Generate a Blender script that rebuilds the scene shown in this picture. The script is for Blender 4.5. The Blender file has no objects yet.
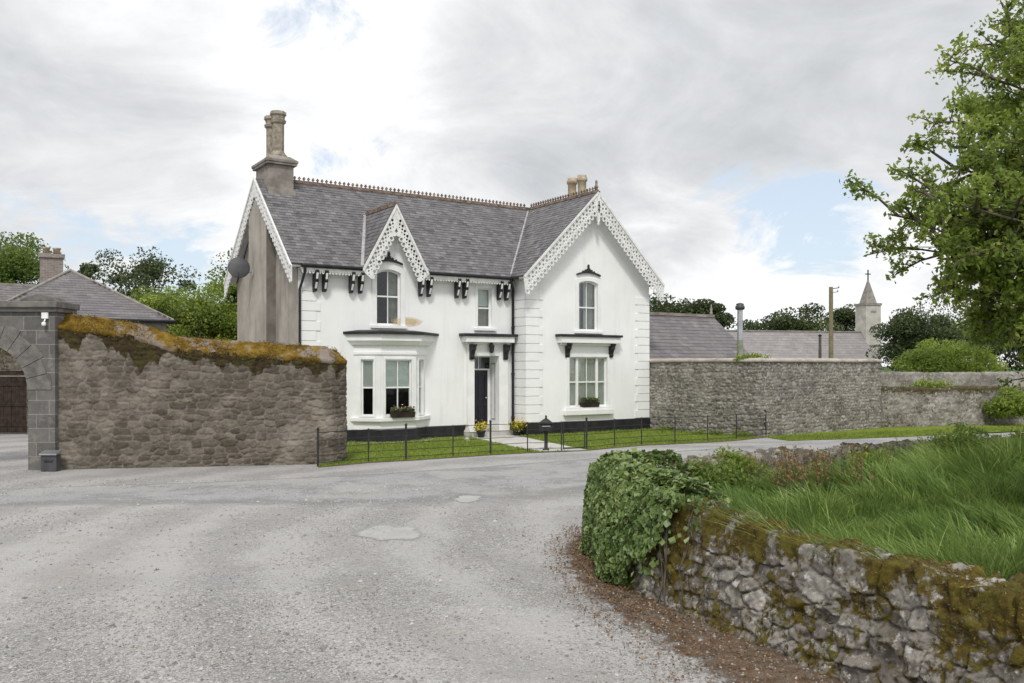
import bpy, bmesh, math, random
import numpy as np
from mathutils import Vector, Matrix
from mathutils.geometry import tessellate_polygon

R = math.radians
random.seed(7)
rng = np.random.default_rng(7)
scene = bpy.context.scene
COL = scene.collection

# ------------------------------------------------------------------ camera model (used to read positions off known planes)
FPX, CX, HY, EYE = 880.0, 512.0, 365.0, 2.56
def at(px, py, Y):
    return Vector(((px - CX) / FPX * Y, Y, EYE + (HY - py) / FPX * Y))
def gr(px, py, z=0.0):
    Y = FPX * (EYE - z) / (py - HY)
    return Vector(((px - CX) / FPX * Y, Y, z))

# ------------------------------------------------------------------ object helpers
def link(o, parent=None):
    COL.objects.link(o)
    if parent is not None:
        o.parent = parent
    return o
def thing(name, label, cat, loc=(0, 0, 0), rotz=0.0, group=None):
    o = bpy.data.objects.new(name, None)
    o.empty_display_size = 0.3
    o.location = loc
    o.rotation_euler = (0, 0, rotz)
    link(o)
    return tag(o, label, cat, group)
def tag(o, label=None, cat=None, group=None, kind=None):
    if label: o['label'] = label
    if cat: o['category'] = cat
    if group: o['group'] = group
    if kind: o['kind'] = kind
    return o
def off(root):
    return Matrix.Translation(root.location).inverted() if root.rotation_euler.z == 0 else \
        (Matrix.Translation(root.location) @ Matrix.Rotation(root.rotation_euler.z, 4, 'Z')).inverted()
def obj_mesh(name, me, mats, parent=None, T=None):
    if T is not None:
        me.transform(T)
    if not isinstance(mats, (list, tuple)): mats = [mats]
    for m in mats: me.materials.append(m)
    o = bpy.data.objects.new(name, me)
    return link(o, parent)
def np_mesh(name, V, F, attrs=None, smooth=False, matidx=None):
    """V (n,3); F list of (m,k) int arrays; attrs {name:(domain, array)}"""
    me = bpy.data.meshes.new(name)
    V = np.asarray(V, dtype=np.float32)
    if not isinstance(F, list): F = [F]
    F = [np.asarray(f, dtype=np.int32) for f in F if len(f)]
    me.vertices.add(len(V)); me.vertices.foreach_set('co', V.ravel())
    nl = sum(f.size for f in F); npoly = sum(len(f) for f in F)
    me.loops.add(nl); me.polygons.add(npoly)
    me.loops.foreach_set('vertex_index', np.concatenate([f.ravel() for f in F]))
    tot = np.concatenate([np.full(len(f), f.shape[1], dtype=np.int32) for f in F])
    st = np.concatenate([[0], np.cumsum(tot)[:-1]]).astype(np.int32)
    me.polygons.foreach_set('loop_start', st)
    me.polygons.foreach_set('loop_total', tot)
    if smooth: me.polygons.foreach_set('use_smooth', np.ones(npoly, dtype=bool))
    if attrs:
        for k, (dom, a) in attrs.items():
            at_ = me.attributes.new(k, 'FLOAT', dom)
            at_.data.foreach_set('value', np.asarray(a, dtype=np.float32).ravel())
    me.update(calc_edges=True)
    me.validate()
    return me

class MB:
    """collects simple solids into one mesh"""
    def __init__(s): s.V = []; s.F = []; s.t = []; s.sm = []
    def add(s, V, F, tint=None, smooth=False):
        n = len(s.V)
        s.V += [tuple(v) for v in V]
        for f in F:
            s.F.append(tuple(i + n for i in f)); s.t.append(random.random() if tint is None else tint); s.sm.append(smooth)
        return s
    def box(s, x0, x1, y0, y1, z0, z1, tint=None):
        V = [(x0,y0,z0),(x1,y0,z0),(x1,y1,z0),(x0,y1,z0),(x0,y0,z1),(x1,y0,z1),(x1,y1,z1),(x0,y1,z1)]
        return s.add(V, [(0,3,2,1),(4,5,6,7),(0,1,5,4),(1,2,6,5),(2,3,7,6),(3,0,4,7)], tint)
    def obox(s, M, sx, sy, sz, tint=None):
        V = [M @ Vector((x*sx/2, y*sy/2, z*sz/2)) for x, y, z in [(-1,-1,-1),(1,-1,-1),(1,1,-1),(-1,1,-1),(-1,-1,1),(1,-1,1),(1,1,1),(-1,1,1)]]
        return s.add(V, [(0,3,2,1),(4,5,6,7),(0,1,5,4),(1,2,6,5),(2,3,7,6),(3,0,4,7)], tint)
    def tube(s, pts, rad, n=8, caps=True, smooth=True):
        pts = [Vector(p) for p in pts]
        if not isinstance(rad, (list, tuple)): rad = [rad] * len(pts)
        V = []; ref = None
        for i, p in enumerate(pts):
            d = (pts[min(i+1, len(pts)-1)] - pts[max(i-1, 0)])
            if d.length < 1e-9: d = Vector((0,0,1))
            d.normalize()
            if ref is None:
                ref = d.orthogonal().normalized()
            else:
                ref = (ref - d * ref.dot(d))
                ref = ref.normalized() if ref.length > 1e-6 else d.orthogonal().normalized()
            b = d.cross(ref)
            for k in range(n):
                a = 2*math.pi*k/n
                V.append(p + (ref*math.cos(a) + b*math.sin(a)) * rad[i])
        F = []
        for i in range(len(pts)-1):
            for k in range(n):
                F.append((i*n+k, i*n+(k+1)%n, (i+1)*n+(k+1)%n, (i+1)*n+k))
        s.add(V, F, smooth=smooth)
        if caps:
            s.add([V[k] for k in range(n)][::-1], [tuple(range(n))])
            s.add([V[-n+k] for k in range(n)], [tuple(range(n))])
        return s
    def lathe(s, prof, c=(0,0,0), n=16, smooth=True, sx=1, sy=1, ph=0.0):
        V = []
        for r, z in prof:
            for k in range(n):
                a = 2*math.pi*k/n + ph
                V.append((c[0]+r*sx*math.cos(a), c[1]+r*sy*math.sin(a), c[2]+z))
        F = []
        for i in range(len(prof)-1):
            for k in range(n):
                F.append((i*n+k, i*n+(k+1)%n, (i+1)*n+(k+1)%n, (i+1)*n+k))
        F.append(tuple(range(n))[::-1]); F.append(tuple((len(prof)-1)*n+k for k in range(n)))
        return s.add(V, F, smooth=smooth)
    def plate(s, outline, holes=(), y0=0.0, th=0.1):
        """2D polygon (x,z) with holes, thick in y from y0 to y0+th"""
        loops = [list(outline)] + [list(h) for h in holes]
        tris = tessellate_polygon([[Vector((x, z, 0)) for x, z in lp] for lp in loops])
        flat = [p for lp in loops for p in lp]; n = len(flat)
        V = [(x, y0, z) for x, z in flat] + [(x, y0+th, z) for x, z in flat]
        F = []
        for a, b, c in tris:
            A, B, C_ = flat[a], flat[b], flat[c]
            cr = (B[0]-A[0])*(C_[1]-A[1]) - (B[1]-A[1])*(C_[0]-A[0])
            if abs(cr) < 1e-12: continue
            if cr < 0: b, c = c, b
            F.append((a, b, c)); F.append((a+n, c+n, b+n))
        i0 = 0
        for li, lp in enumerate(loops):
            m = len(lp)
            ar = sum(lp[i][0]*lp[(i+1)%m][1] - lp[(i+1)%m][0]*lp[i][1] for i in range(m))
            fwd = (ar > 0) == (li == 0)
            for i in range(m):
                a, b = i0+i, i0+(i+1)%m
                F.append((b, a, a+n, b+n) if fwd else (a, b, b+n, a+n))
            i0 += m
        return s.add(V, F)
    def mesh(s, name):
        me = bpy.data.meshes.new(name)
        me.from_pydata(s.V, [], s.F)
        me.polygons.foreach_set('use_smooth', s.sm)
        a = me.attributes.new('tint', 'FLOAT', 'FACE'); a.data.foreach_set('value', s.t)
        me.update()
        return me
    def build(s, name, mat, parent=None, T=None, bevel=0.0):
        o = obj_mesh(name, s.mesh(name), mat, parent, T)
        if bevel:
            b = o.modifiers.new('bevel', 'BEVEL'); b.width = bevel; b.segments = 2; b.limit_method = 'ANGLE'
        return o

# ------------------------------------------------------------------ numpy noise
def _h(ix, iy, seed):
    h = (ix.astype(np.int64)*374761393 + iy.astype(np.int64)*668265263 + seed*1274126177) & 0x7fffffff
    h = ((h ^ (h >> 13)) * 1274126177) & 0x7fffffff
    return ((h ^ (h >> 16)) & 0xffff) / 65535.0
def vn(x, y, seed=0):
    x = np.asarray(x, float); y = np.asarray(y, float)
    ix = np.floor(x); iy = np.floor(y); fx = x-ix; fy = y-iy
    fx = fx*fx*(3-2*fx); fy = fy*fy*(3-2*fy)
    a = _h(ix, iy, seed); b = _h(ix+1, iy, seed); c = _h(ix, iy+1, seed); d = _h(ix+1, iy+1, seed)
    return (a*(1-fx)+b*fx)*(1-fy) + (c*(1-fx)+d*fx)*fy
def fbm(x, y, seed=0, oct=4):
    t = 0; a = 0.5; s = 0
    for o in range(oct):
        t = t + a*vn(np.asarray(x)*2**o, np.asarray(y)*2**o, seed+o*17); s += a; a *= 0.5
    return t/s
def sstep(a, b, x):
    t = np.clip((x-a)/(b-a), 0, 1); return t*t*(3-2*t)

# ------------------------------------------------------------------ materials
class Mat:
    def __init__(s, name):
        s.m = bpy.data.materials.new(name); s.m.use_nodes = True
        s.nt = s.m.node_tree; s.b = s.nt.nodes['Principled BSDF']; s.out = s.nt.nodes['Material Output']
        s.tc = None
    def n(s, t, **kw):
        nd = s.nt.nodes.new(t)
        for k, v in kw.items():
            setattr(nd, k, v)
        return nd
    def l(s, a, b): s.nt.links.new(a, b)
    def co(s):
        if s.tc is None: s.tc = s.n('ShaderNodeTexCoord')
        return s.tc.outputs['Object']
    def noise(s, scale, detail=4, rough=0.55, vec=None, stretch=None):
        nd = s.n('ShaderNodeTexNoise'); nd.inputs['Scale'].default_value = scale
        nd.inputs['Detail'].default_value = detail; nd.inputs['Roughness'].default_value = rough
        v = vec if vec is not None else s.co()
        if stretch:
            mp = s.n('ShaderNodeMapping'); mp.inputs['Scale'].default_value = stretch; s.l(v, mp.inputs['Vector']); v = mp.outputs[0]
        s.l(v, nd.inputs['Vector'])
        return nd.outputs['Fac']
    def vor(s, scale, feature='F1', out='Distance', rand=1.0, stretch=None):
        nd = s.n('ShaderNodeTexVoronoi'); nd.feature = feature; nd.inputs['Scale'].default_value = scale
        nd.inputs['Randomness'].default_value = rand
        v = s.co()
        if stretch:
            mp = s.n('ShaderNodeMapping'); mp.inputs['Scale'].default_value = stretch; s.l(v, mp.inputs['Vector']); v = mp.outputs[0]
        s.l(v, nd.inputs['Vector'])
        return nd.outputs[out]
    def attr(s, name):
        nd = s.n('ShaderNodeAttribute'); nd.attribute_name = name; return nd.outputs['Fac']
    def ramp(s, fac, stops, interp='LINEAR'):
        nd = s.n('ShaderNodeValToRGB'); cr = nd.color_ramp; cr.interpolation = interp
        while len(cr.elements) < len(stops): cr.elements.new(0.5)
        for e, (p, c) in zip(cr.elements, stops):
            e.position = p
            if not isinstance(c, (tuple, list)): c = (c, c, c)
            e.color = (*c, 1)
        s.l(fac, nd.inputs['Fac'])
        return nd.outputs['Color']
    def mix(s, a, b, fac, mode='MIX'):
        nd = s.n('ShaderNodeMix'); nd.data_type = 'RGBA'; nd.blend_type = mode
        for sock, v in ((nd.inputs[6], a), (nd.inputs[7], b)):
            if isinstance(v, (tuple, list)): sock.default_value = (*v, 1)
            else: s.l(v, sock)
        if isinstance(fac, (int, float)): nd.inputs[0].default_value = fac
        else: s.l(fac, nd.inputs[0])
        return nd.outputs[2]
    def math(s, op, a, b=0.0, clamp=False):
        nd = s.n('ShaderNodeMath', operation=op); nd.use_clamp = clamp
        for i, v in enumerate((a, b)):
            if isinstance(v, (int, float)): nd.inputs[i].default_value = v
            else: s.l(v, nd.inputs[i])
        return nd.outputs[0]
    def bump(s, h, strength=0.5, dist=0.02, prev=None):
        nd = s.n('ShaderNodeBump'); nd.inputs['Strength'].default_value = strength; nd.inputs['Distance'].default_value = dist
        s.l(h, nd.inputs['Height'])
        if prev is not None: s.l(prev, nd.inputs['Normal'])
        return nd.outputs[0]
    def done(s, col, rough=0.8, normal=None, spec=0.3, metal=0.0):
        if isinstance(col, (tuple, list)): s.b.inputs['Base Color'].default_value = (*col, 1)
        else: s.l(col, s.b.inputs['Base Color'])
        if isinstance(rough, (int, float)): s.b.inputs['Roughness'].default_value = rough
        else: s.l(rough, s.b.inputs['Roughness'])
        s.b.inputs['Specular IOR Level'].default_value = spec
        s.b.inputs['Metallic'].default_value = metal
        if normal is not None: s.l(normal, s.b.inputs['Normal'])
        return s.m

def varied(name, c1, c2, scale=3.0, rough=0.8, bump=0.2, bscale=40, bdist=0.01, spec=0.3, c3=None, scale3=0.8, metal=0.0, lo=0.35, hi=0.65):
    k = Mat(name)
    col = k.ramp(k.noise(scale, 5), [(lo, c1), (hi, c2)])
    if c3:
        col = k.mix(col, c3, k.ramp(k.noise(scale3, 6, 0.65), [(0.5, 0.0), (0.68, 0.8)]))
    nr = k.bump(k.noise(bscale, 4), bump, bdist) if bump else None
    return k.done(col, rough, nr, spec, metal)

def m_render():
    k = Mat('white_render')
    col = k.ramp(k.noise(0.9, 6, 0.6), [(0.3, (0.78, 0.785, 0.785)), (0.7, (0.85, 0.855, 0.855))])
    streak = k.noise(1.0, 6, 0.65, stretch=(2.2, 2.2, 0.22))
    col = k.mix(col, (0.58, 0.575, 0.55), k.ramp(streak, [(0.54, 0.0), (0.78, 0.5)]))
    nr = k.bump(k.noise(60, 3), 0.12, 0.01)
    nr = k.bump(k.noise(3.0, 3), 0.12, 0.03, nr)
    return k.done(col, 0.75, nr, 0.25)
def m_rust_render():
    # the same render with the rust-coloured stain that runs under the first-floor sill
    k = Mat('rust_stain')
    col = k.ramp(k.noise(5, 5, 0.6), [(0.3, (0.62, 0.50, 0.33)), (0.7, (0.76, 0.72, 0.62))])
    return k.done(col, 0.8, None, 0.2)
def m_roughcast():
    k = Mat('roughcast')
    col = k.ramp(k.noise(1.2, 6, 0.65), [(0.3, (0.30, 0.27, 0.235)), (0.7, (0.45, 0.415, 0.365))])
    col = k.mix(col, (0.20, 0.18, 0.16), k.ramp(k.noise(1.0, 5, 0.6, stretch=(2, 2, 0.3)), [(0.52, 0.0), (0.75, 0.7)]))
    nr = k.bump(k.noise(70, 3), 0.6, 0.015)
    return k.done(col, 0.9, nr, 0.15)
def m_slate(name='roof_slate', a=(0.085, 0.083, 0.090), b=(0.245, 0.236, 0.242), lichen=(0.28, 0.27, 0.255)):
    k = Mat(name)
    col = k.ramp(k.attr('tint'), [(0.0, a), (0.5, tuple((x+y)/2 for x, y in zip(a, b))), (1.0, b)])
    col = k.mix(col, k.ramp(k.noise(30, 4), [(0.3, 0.55), (0.7, 1.0)]), 0.5, 'MULTIPLY')
    col = k.mix(col, lichen, k.ramp(k.noise(1.1, 7, 0.72), [(0.55, 0.0), (0.75, 0.65)]))
    nr = k.bump(k.noise(50, 4), 0.3, 0.008)
    return k.done(col, 0.62, nr, 0.35)
def m_rubble(name, stops, mortar, moss1, moss2, lichen=None, mossgate=None):
    k = Mat(name)
    col = k.ramp(k.attr('stone'), stops)
    col = k.mix(col, k.ramp(k.noise(9, 8, 0.72), [(0.3, 0.40), (0.72, 1.0)]), 0.7, 'MULTIPLY')
    col = k.mix(col, k.ramp(k.noise(70, 5, 0.7), [(0.32, 0.45), (0.62, 1.0)]), 0.55, 'MULTIPLY')
    col = k.mix(col, (0.085, 0.070, 0.052), k.ramp(k.noise(1.3, 7, 0.68), [(0.50, 0.0), (0.70, 0.62)]))
    if lichen:
        col = k.mix(col, lichen, k.ramp(k.noise(8, 9, 0.78), [(0.54, 0.0), (0.60, 0.8)]))
    pale = tuple(min(1, c_*1.25) for c_ in stops[-1][1])
    col = k.mix(col, pale, k.ramp(k.noise(0.75, 7, 0.7), [(0.50, 0.0), (0.68, 0.5)]))
    mcol = k.mix(mortar, k.ramp(k.noise(14, 5), [(0.3, 0.55), (0.7, 1.0)]), 0.6, 'MULTIPLY')
    col = k.mix(col, mcol, k.math('MULTIPLY', k.attr('mort'), k.ramp(k.noise(2.5, 5, 0.7), [(0.35, 0.35), (0.65, 1.0)])))
    mo = k.ramp(k.noise(7, 7, 0.7), [(0.34, moss1), (0.50, tuple(0.5*(a_+b_) for a_, b_ in zip(moss1, moss2))), (0.64, moss2)])
    mo = k.mix(mo, (0.085, 0.095, 0.022), k.ramp(k.noise(3.5, 5, 0.7), [(0.48, 0.0), (0.66, 0.6)]))
    mo = k.mix(mo, k.ramp(k.noise(60, 3), [(0.3, 0.45), (0.7, 1.0)]), 0.6, 'MULTIPLY')
    mm = k.math('ADD', k.attr('moss'), k.math('MULTIPLY', k.math('SUBTRACT', k.noise(11, 6, 0.7), 0.5), 1.1))
    mm = k.ramp(mm, [(0.46, 0.0), (0.56, 1.0)])
    col = k.mix(col, mo, mm)
    h = k.math('ADD', k.noise(35, 6, 0.7), k.math('MULTIPLY', mm, k.noise(110, 3)))
    nr = k.bump(h, 0.7, 0.02)
    return k.done(col, 0.92, nr, 0.15)
def m_leaf(name, dark, mid, light, trans=0.3, rough=0.45):
    k = Mat(name)
    col = k.ramp(k.attr('tint'), [(0.0, dark), (0.5, mid), (1.0, light)])
    k.done(col, rough, None, 0.35)
    tr = k.n('ShaderNodeBsdfTranslucent')
    k.l(k.mix(col, (1.0, 1.0, 0.55), 0.12), tr.inputs['Color'])
    mx = k.n('ShaderNodeMixShader'); mx.inputs[0].default_value = trans
    k.l(k.b.outputs[0], mx.inputs[1]); k.l(tr.outputs[0], mx.inputs[2]); k.l(mx.outputs[0], k.out.inputs['Surface'])
    return k.m
def m_gravel():
    k = Mat('gravel')
    fine = k.vor(68, 'F1', 'Color')
    sp = k.n('ShaderNodeSeparateColor'); k.l(fine, sp.inputs[0])
    col = k.ramp(sp.outputs[0], [(0.0, (0.185, 0.178, 0.174)), (0.35, (0.30, 0.292, 0.287)), (0.75, (0.385, 0.375, 0.368)), (1.0, (0.56, 0.55, 0.54))])
    mid = k.vor(19, 'F1', 'Color')
    sp2 = k.n('ShaderNodeSeparateColor'); k.l(mid, sp2.inputs[0])
    col = k.mix(col, k.ramp(sp2.outputs[1], [(0.0, 0.55), (0.6, 0.85), (1.0, 1.0)]), 0.45, 'MULTIPLY')
    # compacted fine dust lies in the wheel tracks, coarse darker stone between
    big = k.noise(0.22, 5, 0.6)
    col = k.mix(col, (0.37, 0.36, 0.352), k.ramp(big, [(0.45, 0.0), (0.62, 0.72)]))
    trk = k.noise(0.5, 6, 0.7, stretch=(0.35, 1.3, 1))
    col = k.mix(col, (0.25, 0.245, 0.242), k.ramp(trk, [(0.50, 0.0), (0.70, 0.45)]))
    # wheel tracks: bands that sweep round the grass plot
    dn = k.n('ShaderNodeVectorMath', operation='DISTANCE'); k.l(k.co(), dn.inputs[0]); dn.inputs[1].default_value = (6.5, 13.5, 0)
    rad = k.math('ADD', k.math('MULTIPLY', dn.outputs['Value'], 3.6), k.math('MULTIPLY', k.noise(0.35, 5, 0.6), 9.0))
    band = k.math('ADD', k.math('MULTIPLY', k.math('SINE', rad), 0.5), k.math('MULTIPLY', k.noise(1.1, 6, 0.7), 0.9))
    col = k.mix(col, (0.42, 0.411, 0.402), k.ramp(band, [(0.50, 0.0), (0.85, 0.42)]))
    col = k.mix(col, (0.20, 0.195, 0.19), k.ramp(band, [(0.05, 0.22), (0.30, 0.0)]))
    warm = k.noise(0.8, 5, 0.7)
    col = k.mix(col, (0.30, 0.25, 0.20), k.ramp(warm, [(0.58, 0.0), (0.75, 0.45)]))
    nr = k.bump(k.vor(55), 0.55, 0.012)
    nr = k.bump(k.noise(4, 5), 0.5, 0.03, nr)
    return k.done(col, 0.9, nr, 0.2)
def cover_alpha(k, lo=0.30, hi=0.62, amp=1.7, sc=4):
    """the sheet thins out to nothing along its rim, ragged by noise"""
    f = k.math('ADD', k.attr('cover'), k.math('MULTIPLY', k.math('SUBTRACT', k.noise(sc, 7, 0.75), 0.5), amp))
    f = k.ramp(f, [(lo, 0.0), (hi, 1.0)])
    tr = k.n('ShaderNodeBsdfTransparent'); mx = k.n('ShaderNodeMixShader'); k.l(f, mx.inputs[0]); k.l(tr.outputs[0], mx.inputs[1]); k.l(k.b.outputs[0], mx.inputs[2]); k.l(mx.outputs[0], k.out.inputs['Surface'])
def m_asphalt():
    k = Mat('worn_road')
    f = k.vor(80, 'F1', 'Color'); sp = k.n('ShaderNodeSeparateColor'); k.l(f, sp.inputs[0])
    col = k.ramp(sp.outputs[0], [(0.0, (0.20, 0.20, 0.203)), (0.6, (0.30, 0.299, 0.30)), (1.0, (0.43, 0.425, 0.42))])
    col = k.mix(col, (0.35, 0.34, 0.325), k.ramp(k.noise(0.45, 6, 0.65), [(0.46, 0.0), (0.64, 0.75)]))
    nr = k.bump(k.vor(80), 0.4, 0.008)
    k.done(col, 0.85, nr, 0.25)
    cover_alpha(k, 0.20, 1.15, 1.9, 0.9)
    return k.m
def m_glass():
    k = Mat('window_glass')
    fr = k.n('ShaderNodeFresnel'); fr.inputs['IOR'].default_value = 1.52
    tr = k.n('ShaderNodeBsdfTransparent'); tr.inputs['Color'].default_value = (0.86, 0.89, 0.88, 1)
    gl = k.n('ShaderNodeBsdfGlossy'); gl.inputs['Roughness'].default_value = 0.02
    gl.inputs['Color'].default_value = (0.95, 0.97, 1, 1)
    nr = k.bump(k.noise(2.5, 2), 0.25, 0.02); k.l(nr, gl.inputs['Normal'])
    mx = k.n('ShaderNodeMixShader'); k.l(k.math('MULTIPLY', fr.outputs[0], 0.75, True), mx.inputs[0])
    k.l(tr.outputs[0], mx.inputs[1]); k.l(gl.outputs[0], mx.inputs[2]); k.l(mx.outputs[0], k.out.inputs['Surface'])
    return k.m
def m_ashlar():
    k = Mat('ashlar_limestone')
    br = k.n('ShaderNodeTexBrick'); br.offset = 0.5
    mp = k.n('ShaderNodeMapping'); mp.inputs['Rotation'].default_value = (R(90), 0, 0)
    k.l(k.co(), mp.inputs['Vector']); k.l(mp.outputs[0], br.inputs['Vector'])
    br.inputs['Scale'].default_value = 1.0; br.inputs['Brick Width'].default_value = 0.62; br.inputs['Row Height'].default_value = 0.34
    br.inputs['Mortar Size'].default_value = 0.012; br.inputs['Mortar Smooth'].default_value = 0.3
    br.inputs['Color1'].default_value = (0.135, 0.13, 0.124, 1); br.inputs['Color2'].default_value = (0.185, 0.178, 0.168, 1)
    br.inputs['Mortar'].default_value = (0.27, 0.26, 0.24, 1)
    col = k.mix(br.outputs['Color'], k.ramp(k.noise(4, 6, 0.7), [(0.3, 0.5), (0.7, 1.0)]), 0.7, 'MULTIPLY')
    col = k.mix(col, (0.30, 0.285, 0.25), k.ramp(k.noise(2.2, 6, 0.7), [(0.54, 0.0), (0.7, 0.6)]))
    nr = k.bump(br.outputs['Fac'], -0.5, 0.02); nr = k.bump(k.noise(28, 5), 0.45, 0.015, nr)
    return k.done(col, 0.9, nr, 0.2)
def m_lawn(name, a, b, c):
    k = Mat(name)
    col = k.ramp(k.noise(2.2, 6, 0.7), [(0.3, a), (0.7, b)])
    col = k.mix(col, c, k.ramp(k.noise(0.7, 5, 0.65), [(0.5, 0.0), (0.72, 0.6)]))
    nr = k.bump(k.noise(60, 4), 0.8, 0.03)
    return k.done(col, 0.9, nr, 0.1)

MT = {}
MT['render'] = m_render(); MT['rust'] = m_rust_render()
MT['roughcast'] = m_roughcast(); MT['roughcast_dark'] = varied('dark_roughcast', (0.15, 0.136, 0.12), (0.23, 0.21, 0.185), 2.0, 0.9, 0.5, 60, 0.012, 0.15)
MT['slate'] = m_slate()
MT['slate_old'] = m_slate('old_slate', (0.13, 0.12, 0.125), (0.23, 0.215, 0.22), (0.33, 0.31, 0.27))
MT['white'] = varied('white_paint', (0.74, 0.745, 0.74), (0.82, 0.825, 0.82), 2.5, 0.5, 0.08, 30, 0.005, 0.35)
MT['white_old'] = varied('weathered_white_paint', (0.62, 0.62, 0.61), (0.78, 0.78, 0.77), 5, 0.6, 0.1, 40, 0.005, 0.3)
MT['black'] = varied('black_paint', (0.012, 0.012, 0.014), (0.028, 0.028, 0.032), 3, 0.5, 0.15, 20, 0.006, 0.35)
MT['iron'] = varied('black_iron', (0.012, 0.012, 0.013), (0.035, 0.032, 0.030), 12, 0.55, 0.15, 60, 0.003, 0.4)
MT['door'] = varied('navy_door_paint', (0.008, 0.008, 0.016), (0.013, 0.013, 0.022), 3, 0.35, 0.05, 30, 0.003, 0.45)
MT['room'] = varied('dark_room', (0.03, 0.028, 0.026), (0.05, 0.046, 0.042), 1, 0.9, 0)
MT['lead'] = varied('lead_flashing', (0.28, 0.28, 0.285), (0.42, 0.42, 0.42), 4, 0.6, 0.15, 25, 0.006, 0.35)
MT['ridge'] = varied('terracotta_ridge', (0.115, 0.078, 0.060), (0.24, 0.175, 0.14), 6, 0.85, 0.3, 50, 0.01, 0.2, (0.36, 0.33, 0.27), 5)
MT['pot_clay'] = varied('weathered_clay_pot', (0.36, 0.29, 0.20), (0.52, 0.44, 0.32), 5, 0.9, 0.4, 40, 0.01, 0.15, (0.24, 0.21, 0.18), 4)
MT['pot_old'] = varied('lichened_stone_pot', (0.20, 0.175, 0.14), (0.38, 0.34, 0.27), 7, 0.95, 0.6, 30, 0.02, 0.1, (0.16, 0.15, 0.13), 5)
MT['stack'] = varied('chimney_render', (0.20, 0.18, 0.16), (0.33, 0.30, 0.27), 2.5, 0.92, 0.5, 50, 0.012, 0.15, (0.14, 0.125, 0.11), 1.8)
MT['glass'] = m_glass()
MT['curtain'] = varied('cream_curtain', (0.80, 0.78, 0.68), (0.88, 0.86, 0.77), 4, 0.9, 0.1, 60, 0.004, 0.1)
MT['drape'] = varied('grey_drape', (0.42, 0.385, 0.34), (0.58, 0.54, 0.48), 4, 0.9, 0.1, 60, 0.004, 0.1)
MT['net'] = varied('pale_blind', (0.86, 0.88, 0.83), (0.90, 0.91, 0.87), 2, 0.9, 0.05, 60, 0.003, 0.1)
MT['cement'] = varied('cement_cap', (0.34, 0.30, 0.265), (0.48, 0.435, 0.39), 2.5, 0.92, 0.4, 40, 0.012, 0.15, (0.22, 0.195, 0.17), 1.6)
MT['concrete'] = varied('pale_concrete', (0.42, 0.41, 0.39), (0.55, 0.54, 0.51), 2, 0.9, 0.3, 60, 0.008, 0.15)
MT['ashlar'] = m_ashlar()
MT['limestone'] = varied('cut_limestone', (0.105, 0.10, 0.094), (0.18, 0.172, 0.160), 5, 0.9, 0.5, 30, 0.015, 0.15, (0.22, 0.21, 0.185), 3)
MT['wood'] = varied('old_dark_timber', (0.020, 0.014, 0.011), (0.048, 0.033, 0.026), 6, 0.75, 0.3, 30, 0.01, 0.2)
MT['gravel'] = m_gravel(); MT['road'] = m_asphalt()
MT['earth'] = varied('brown_earth', (0.085, 0.055, 0.035), (0.17, 0.12, 0.08), 5, 0.95, 0.7, 30, 0.03, 0.1, (0.20, 0.17, 0.14), 6)
MT['puddle'] = varied('dried_silt', (0.36, 0.36, 0.36), (0.45, 0.45, 0.445), 1.5, 0.55, 0.06, 12, 0.006, 0.45)
MT['lawn'] = m_lawn('mown_lawn', (0.13, 0.19, 0.022), (0.21, 0.27, 0.036), (0.25, 0.27, 0.07))
MT['meadow'] = m_lawn('meadow', (0.04, 0.075, 0.018), (0.07, 0.12, 0.028), (0.10, 0.12, 0.04))
MT['lawnblade'] = m_leaf('lawn_blade', (0.10, 0.155, 0.018), (0.19, 0.26, 0.034), (0.30, 0.35, 0.075), 0.25, 0.6)
MT['blade'] = m_leaf('grass_blade', (0.042, 0.088, 0.012), (0.130, 0.225, 0.032), (0.37, 0.47, 0.15), 0.3, 0.5)
MT['rusty_blade'] = m_leaf('dry_dock_stem', (0.15, 0.075, 0.025), (0.24, 0.14, 0.05), (0.33, 0.22, 0.09), 0.2, 0.7)
MT['ivy'] = m_leaf('ivy_leaf', (0.045, 0.080, 0.018), (0.125, 0.190, 0.048), (0.29, 0.36, 0.14), 0.18, 0.4)
MT['leafA'] = m_leaf('beech_leaf', (0.075, 0.13, 0.018), (0.205, 0.295, 0.036), (0.38, 0.46, 0.08), 0.55, 0.42)
MT['leafB'] = m_leaf('bright_leaf', (0.05, 0.09, 0.014), (0.13, 0.20, 0.03), (0.23, 0.30, 0.055), 0.35)
MT['leafC'] = m_leaf('dark_leaf', (0.022, 0.040, 0.014), (0.052, 0.080, 0.024), (0.105, 0.140, 0.046), 0.25)
MT['leafD'] = m_leaf('grey_green_leaf', (0.035, 0.055, 0.022), (0.07, 0.10, 0.04), (0.12, 0.15, 0.065), 0.25)
MT['leafE'] = m_leaf('yellow_green_leaf', (0.10, 0.15, 0.02), (0.21, 0.29, 0.04), (0.34, 0.42, 0.07), 0.35)
MT['yellow'] = m_leaf('yellow_petal', (0.55, 0.38, 0.01), (0.75, 0.56, 0.02), (0.85, 0.68, 0.05), 0.2)
MT['pink'] = m_leaf('mixed_petal', (0.35, 0.12, 0.08), (0.60, 0.40, 0.30), (0.80, 0.62, 0.50), 0.2)
MT['deadleaf'] = m_leaf('dead_leaf', (0.09, 0.052, 0.028), (0.19, 0.112, 0.055), (0.33, 0.23, 0.14), 0.1, 0.8)
MT['bark'] = varied('bark', (0.07, 0.058, 0.045), (0.15, 0.13, 0.105), 6, 0.95, 0.8, 18, 0.03, 0.1)
MT['pole'] = varied('weathered_pole', (0.17, 0.14, 0.09), (0.26, 0.22, 0.14), 4, 0.85, 0.3, 20, 0.01, 0.2, (0.12, 0.16, 0.07), 2)
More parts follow.
